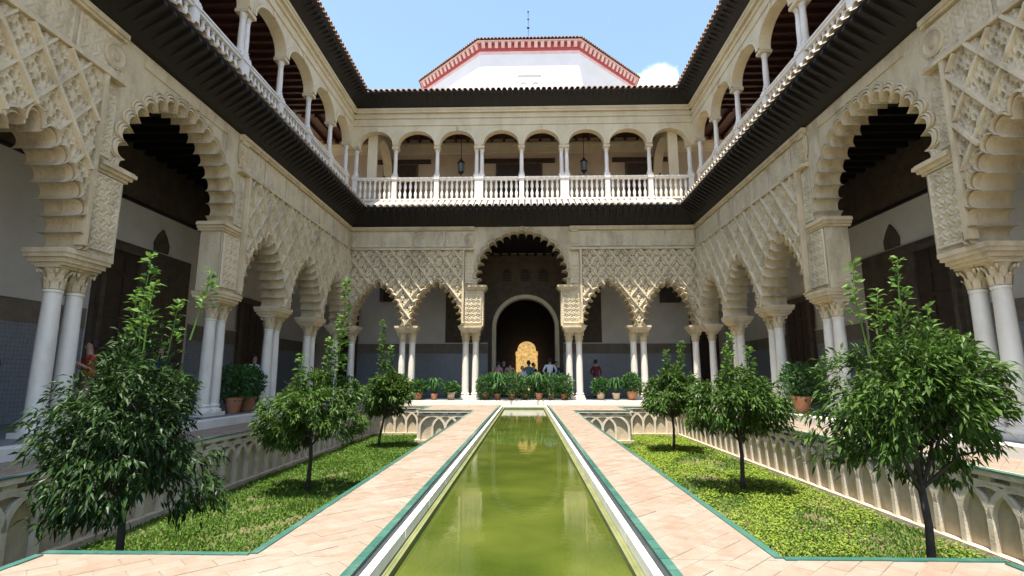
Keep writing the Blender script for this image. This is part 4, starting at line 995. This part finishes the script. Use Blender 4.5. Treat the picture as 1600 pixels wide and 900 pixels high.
# ------------------------------------------------------------------ people
def person(x, y, face, label, top, legs, h=1.70, hair='hair', pose=0, seed=0):
    rs = random.Random(seed); k = h/1.70
    J = dict(pel=(0, 0, .92), spi=(0, .01, 1.10), che=(0, 0, 1.30), nek=(0, -.01, 1.46), hd0=(0, -.02, 1.53), hd1=(0, -.03, 1.62), hd2=(0, -.01, 1.70))
    Rr = dict(pel=(.155, .115), spi=(.135, .10), che=(.165, .115), nek=(.055, .055), hd0=(.062, .072), hd1=(.078, .092), hd2=(.055, .065))
    E = [('pel', 'spi'), ('spi', 'che'), ('che', 'nek'), ('nek', 'hd0'), ('hd0', 'hd1'), ('hd1', 'hd2')]
    st = rs.uniform(.02, .12)
    hands = []
    for s, n in ((-1, 'L'), (1, 'R')):
        J['hip'+n] = (s*.09, 0, .88); J['kne'+n] = (s*.10, -st*s*.5-.02, .48); J['ank'+n] = (s*.11, st*s*.5+.02, .07); J['toe'+n] = (s*.13, st*s*.5-.15, .03)
        Rr['hip'+n] = (.095, .10); Rr['kne'+n] = (.062, .062); Rr['ank'+n] = (.042, .046); Rr['toe'+n] = (.045, .03)
        J['sho'+n] = (s*.185, 0, 1.40); Rr['sho'+n] = (.062, .062)
        if (pose == 1 and s > 0) or pose == 2: el, wr = (s*.24, -.06, 1.14), (s*.12, -.28, 1.28)      # hand raised, holding a camera
        elif pose == 3: el, wr = (s*.30, .04, 1.15), (s*.16, -.12, 1.0)
        else: el, wr = (s*.26, .03, 1.12), (s*.27, -.06, .88)
        J['elb'+n] = el; J['wri'+n] = wr; Rr['elb'+n] = (.042, .042); Rr['wri'+n] = (.028, .030)
        d = (Vector(wr)-Vector(el)).normalized(); J['pal'+n] = tuple(Vector(wr)+d*.075); Rr['pal'+n] = (.036, .02)
        E += [('pel', 'hip'+n), ('hip'+n, 'kne'+n), ('kne'+n, 'ank'+n), ('ank'+n, 'toe'+n), ('che', 'sho'+n), ('sho'+n, 'elb'+n), ('elb'+n, 'wri'+n), ('wri'+n, 'pal'+n)]
        hands.append((Vector(J['pal'+n]), d, s))
    names = list(J); me = bpy.data.meshes.new('body_cage'); me.from_pydata([J[n] for n in names], [(names.index(a), names.index(b)) for a, b in E], [])
    ob = bpy.data.objects.new('cage', me); col.objects.link(ob)
    sk = ob.modifiers.new('skin', 'SKIN'); sk.use_smooth_shade = True; sk.branch_smoothing = .3
    lay = me.skin_vertices[0].data
    for i, n in enumerate(names): lay[i].radius = Rr[n]; lay[i].use_root = (n == 'pel')
    sub = ob.modifiers.new('sub', 'SUBSURF'); sub.levels = 1
    dg = bpy.context.evaluated_depsgraph_get(); ev = ob.evaluated_get(dg); m2 = bpy.data.meshes.new_from_object(ev)
    V = [tuple(v.co) for v in m2.vertices]; Fc = [tuple(p.vertices) for p in m2.polygons]
    bpy.data.objects.remove(ob)
    mb = MB(); mb.add(V, Fc)
    mats_ = []
    for f in Fc:
        c = sum((Vector(V[i]) for i in f), Vector())/len(f)
        if c.z > 1.44 and abs(c.x) < .12: mi = 0
        elif c.z < .06+.05 : mi = 3
        elif c.z < .93 and abs(c.x) < .22: mi = 2
        elif min((c-hd[0]).length for hd in hands) < .12 or (abs(c.x) > .21 and c.z < 1.16 and pose == 0) or (pose and c.y < -.09 and c.z > .9): mi = 0
        else: mi = 1
        mats_.append(mi)
    mb.m = mats_
    for p, d, s in hands:                                       # five fingers, the thumb from the side of the palm
        sd = Vector((0, 1, 0)).cross(d); sd = sd.normalized() if sd.length > .1 else Vector((1, 0, 0)); cu = d.cross(sd).normalized()*s
        for q, ln in ((-.024, .065), (-.008, .078), (.008, .074), (.024, .056)):
            b = p+sd*q+d*.0; mb.tube([b-d*.02, b+d*ln*.55, b+d*ln*.9+cu*ln*.35], [.009, .008, .006], 5, 0)
        b = p-d*.05+sd*.03*s; mb.tube([b, b+sd*.03*s+d*.03, b+sd*.035*s+d*.06], [.010, .009, .007], 5, 0)
    nz = Vector((0, -.118, 1.60)); mb.add([nz+Vector((0, -.018, -.012)), nz+Vector((-.014, .012, -.02)), nz+Vector((.014, .012, -.02)), nz+Vector((0, .012, .03))], [(0, 1, 3), (0, 3, 2), (0, 2, 1)], 0)
    for s in (-1, 1):
        mb.lathe([(.006, 1.598), (.014, 1.61), (.014, 1.625), (.006, 1.638)], 6, (s*.092, -.02), 0)
    root = empty('person', (x, y, ZG), face); root.scale = (k,)*3; tag(root, label, 'person', 'visitors in the galleries')
    mb.build('body', ['skin', 'cloth_'+top, 'cloth_'+legs, 'cloth_black'], root, smooth=True)
    hm = MB(); n = 12
    prof = [(.005, 1.752), (.05, 1.742), (.083, 1.70), (.096, 1.65), (.094, 1.60), (.078, 1.55)]
    hm.lathe(prof, n, (0, 0)); hm.v = [(a, b*1.05+.022 if b > -.02 else b*.75+.018, c if b > -.03 else max(c, 1.665)) for a, b, c in hm.v]
    hm.build('hair', hair, root, smooth=True)
    fm = MB()
    for s in (-1, 1): fm.lathe([(.003, 1.612), (.009, 1.618), (.003, 1.624)], 6, (s*.03, -.108))
    fm.box(-.022, .022, -.112, -.10, 1.552, 1.558); fm.build('face_features', 'hair', root)
    return root
YD = D+1.0
for i, (x, y, face, lb, tp, lg, hh, ps) in enumerate((
    (-1.22, YD+1.7, 2.6, 'person in pink shirt at the left of the dark doorway', 'pink', 'denim', 1.66, 1),
    (-1.02, YD+2.9, .6, 'person in dark clothes behind the pink shirt in the doorway', 'navy', 'black', 1.72, 0),
    (-.68, YD+2.1, 3.0, 'person in tan shirt in the doorway', 'tan', 'khaki', 1.66, 0),
    (-.08, YD+1.5, .3, 'shorter person in pale top near the doorway middle', 'white', 'denim', 1.42, 3),
    (.22, YD+2.4, 2.9, 'person in teal shirt below the golden panel', 'teal', 'grey', 1.70, 2),
    (.48, YD+3.2, 1.2, 'person in light top behind others right of the golden panel', 'white', 'black', 1.62, 0),
    (.55, YD+1.3, 2.2, 'short person in pink top right of the golden panel', 'pink', 'white', 1.30, 0),
    (1.20, YD+1.3, 3.1, 'tall person in white shirt seen from behind in the doorway', 'white', 'khaki', 1.80, 3),
    (1.55, YD+2.4, .2, 'person in dark clothes at the right edge of the doorway', 'navy', 'denim', 1.66, 0))):
    person(x, y, face, lb, tp, lg, hh, pose=ps, seed=i)
person(3.30, D+2.0, 2.4, 'person in maroon shirt beside the right door columns', 'maroon', 'grey', 1.70, pose=3, seed=20)
person(-8.75, 17.0, 1.2, 'person in white shirt inside the left arcade', 'white', 'black', 1.62, pose=1, seed=21)
person(-8.95, 10.75, -.6, 'person in pink and red top in the left arcade behind the near tree', 'red', 'khaki', 1.68, pose=2, seed=22)
person(-9.05, 8.62, 1.0, 'person in dark clothes at the left edge of the picture', 'black', 'denim', 1.66, pose=2, seed=23)
person(-9.2, 13.2, .8, 'person in dark top behind the near left columns', 'navy', 'grey', 1.68, pose=0, seed=24)
print('objects', len(bpy.data.objects), 'tris', sum(len(m.polygons)*2 for m in bpy.data.meshes))
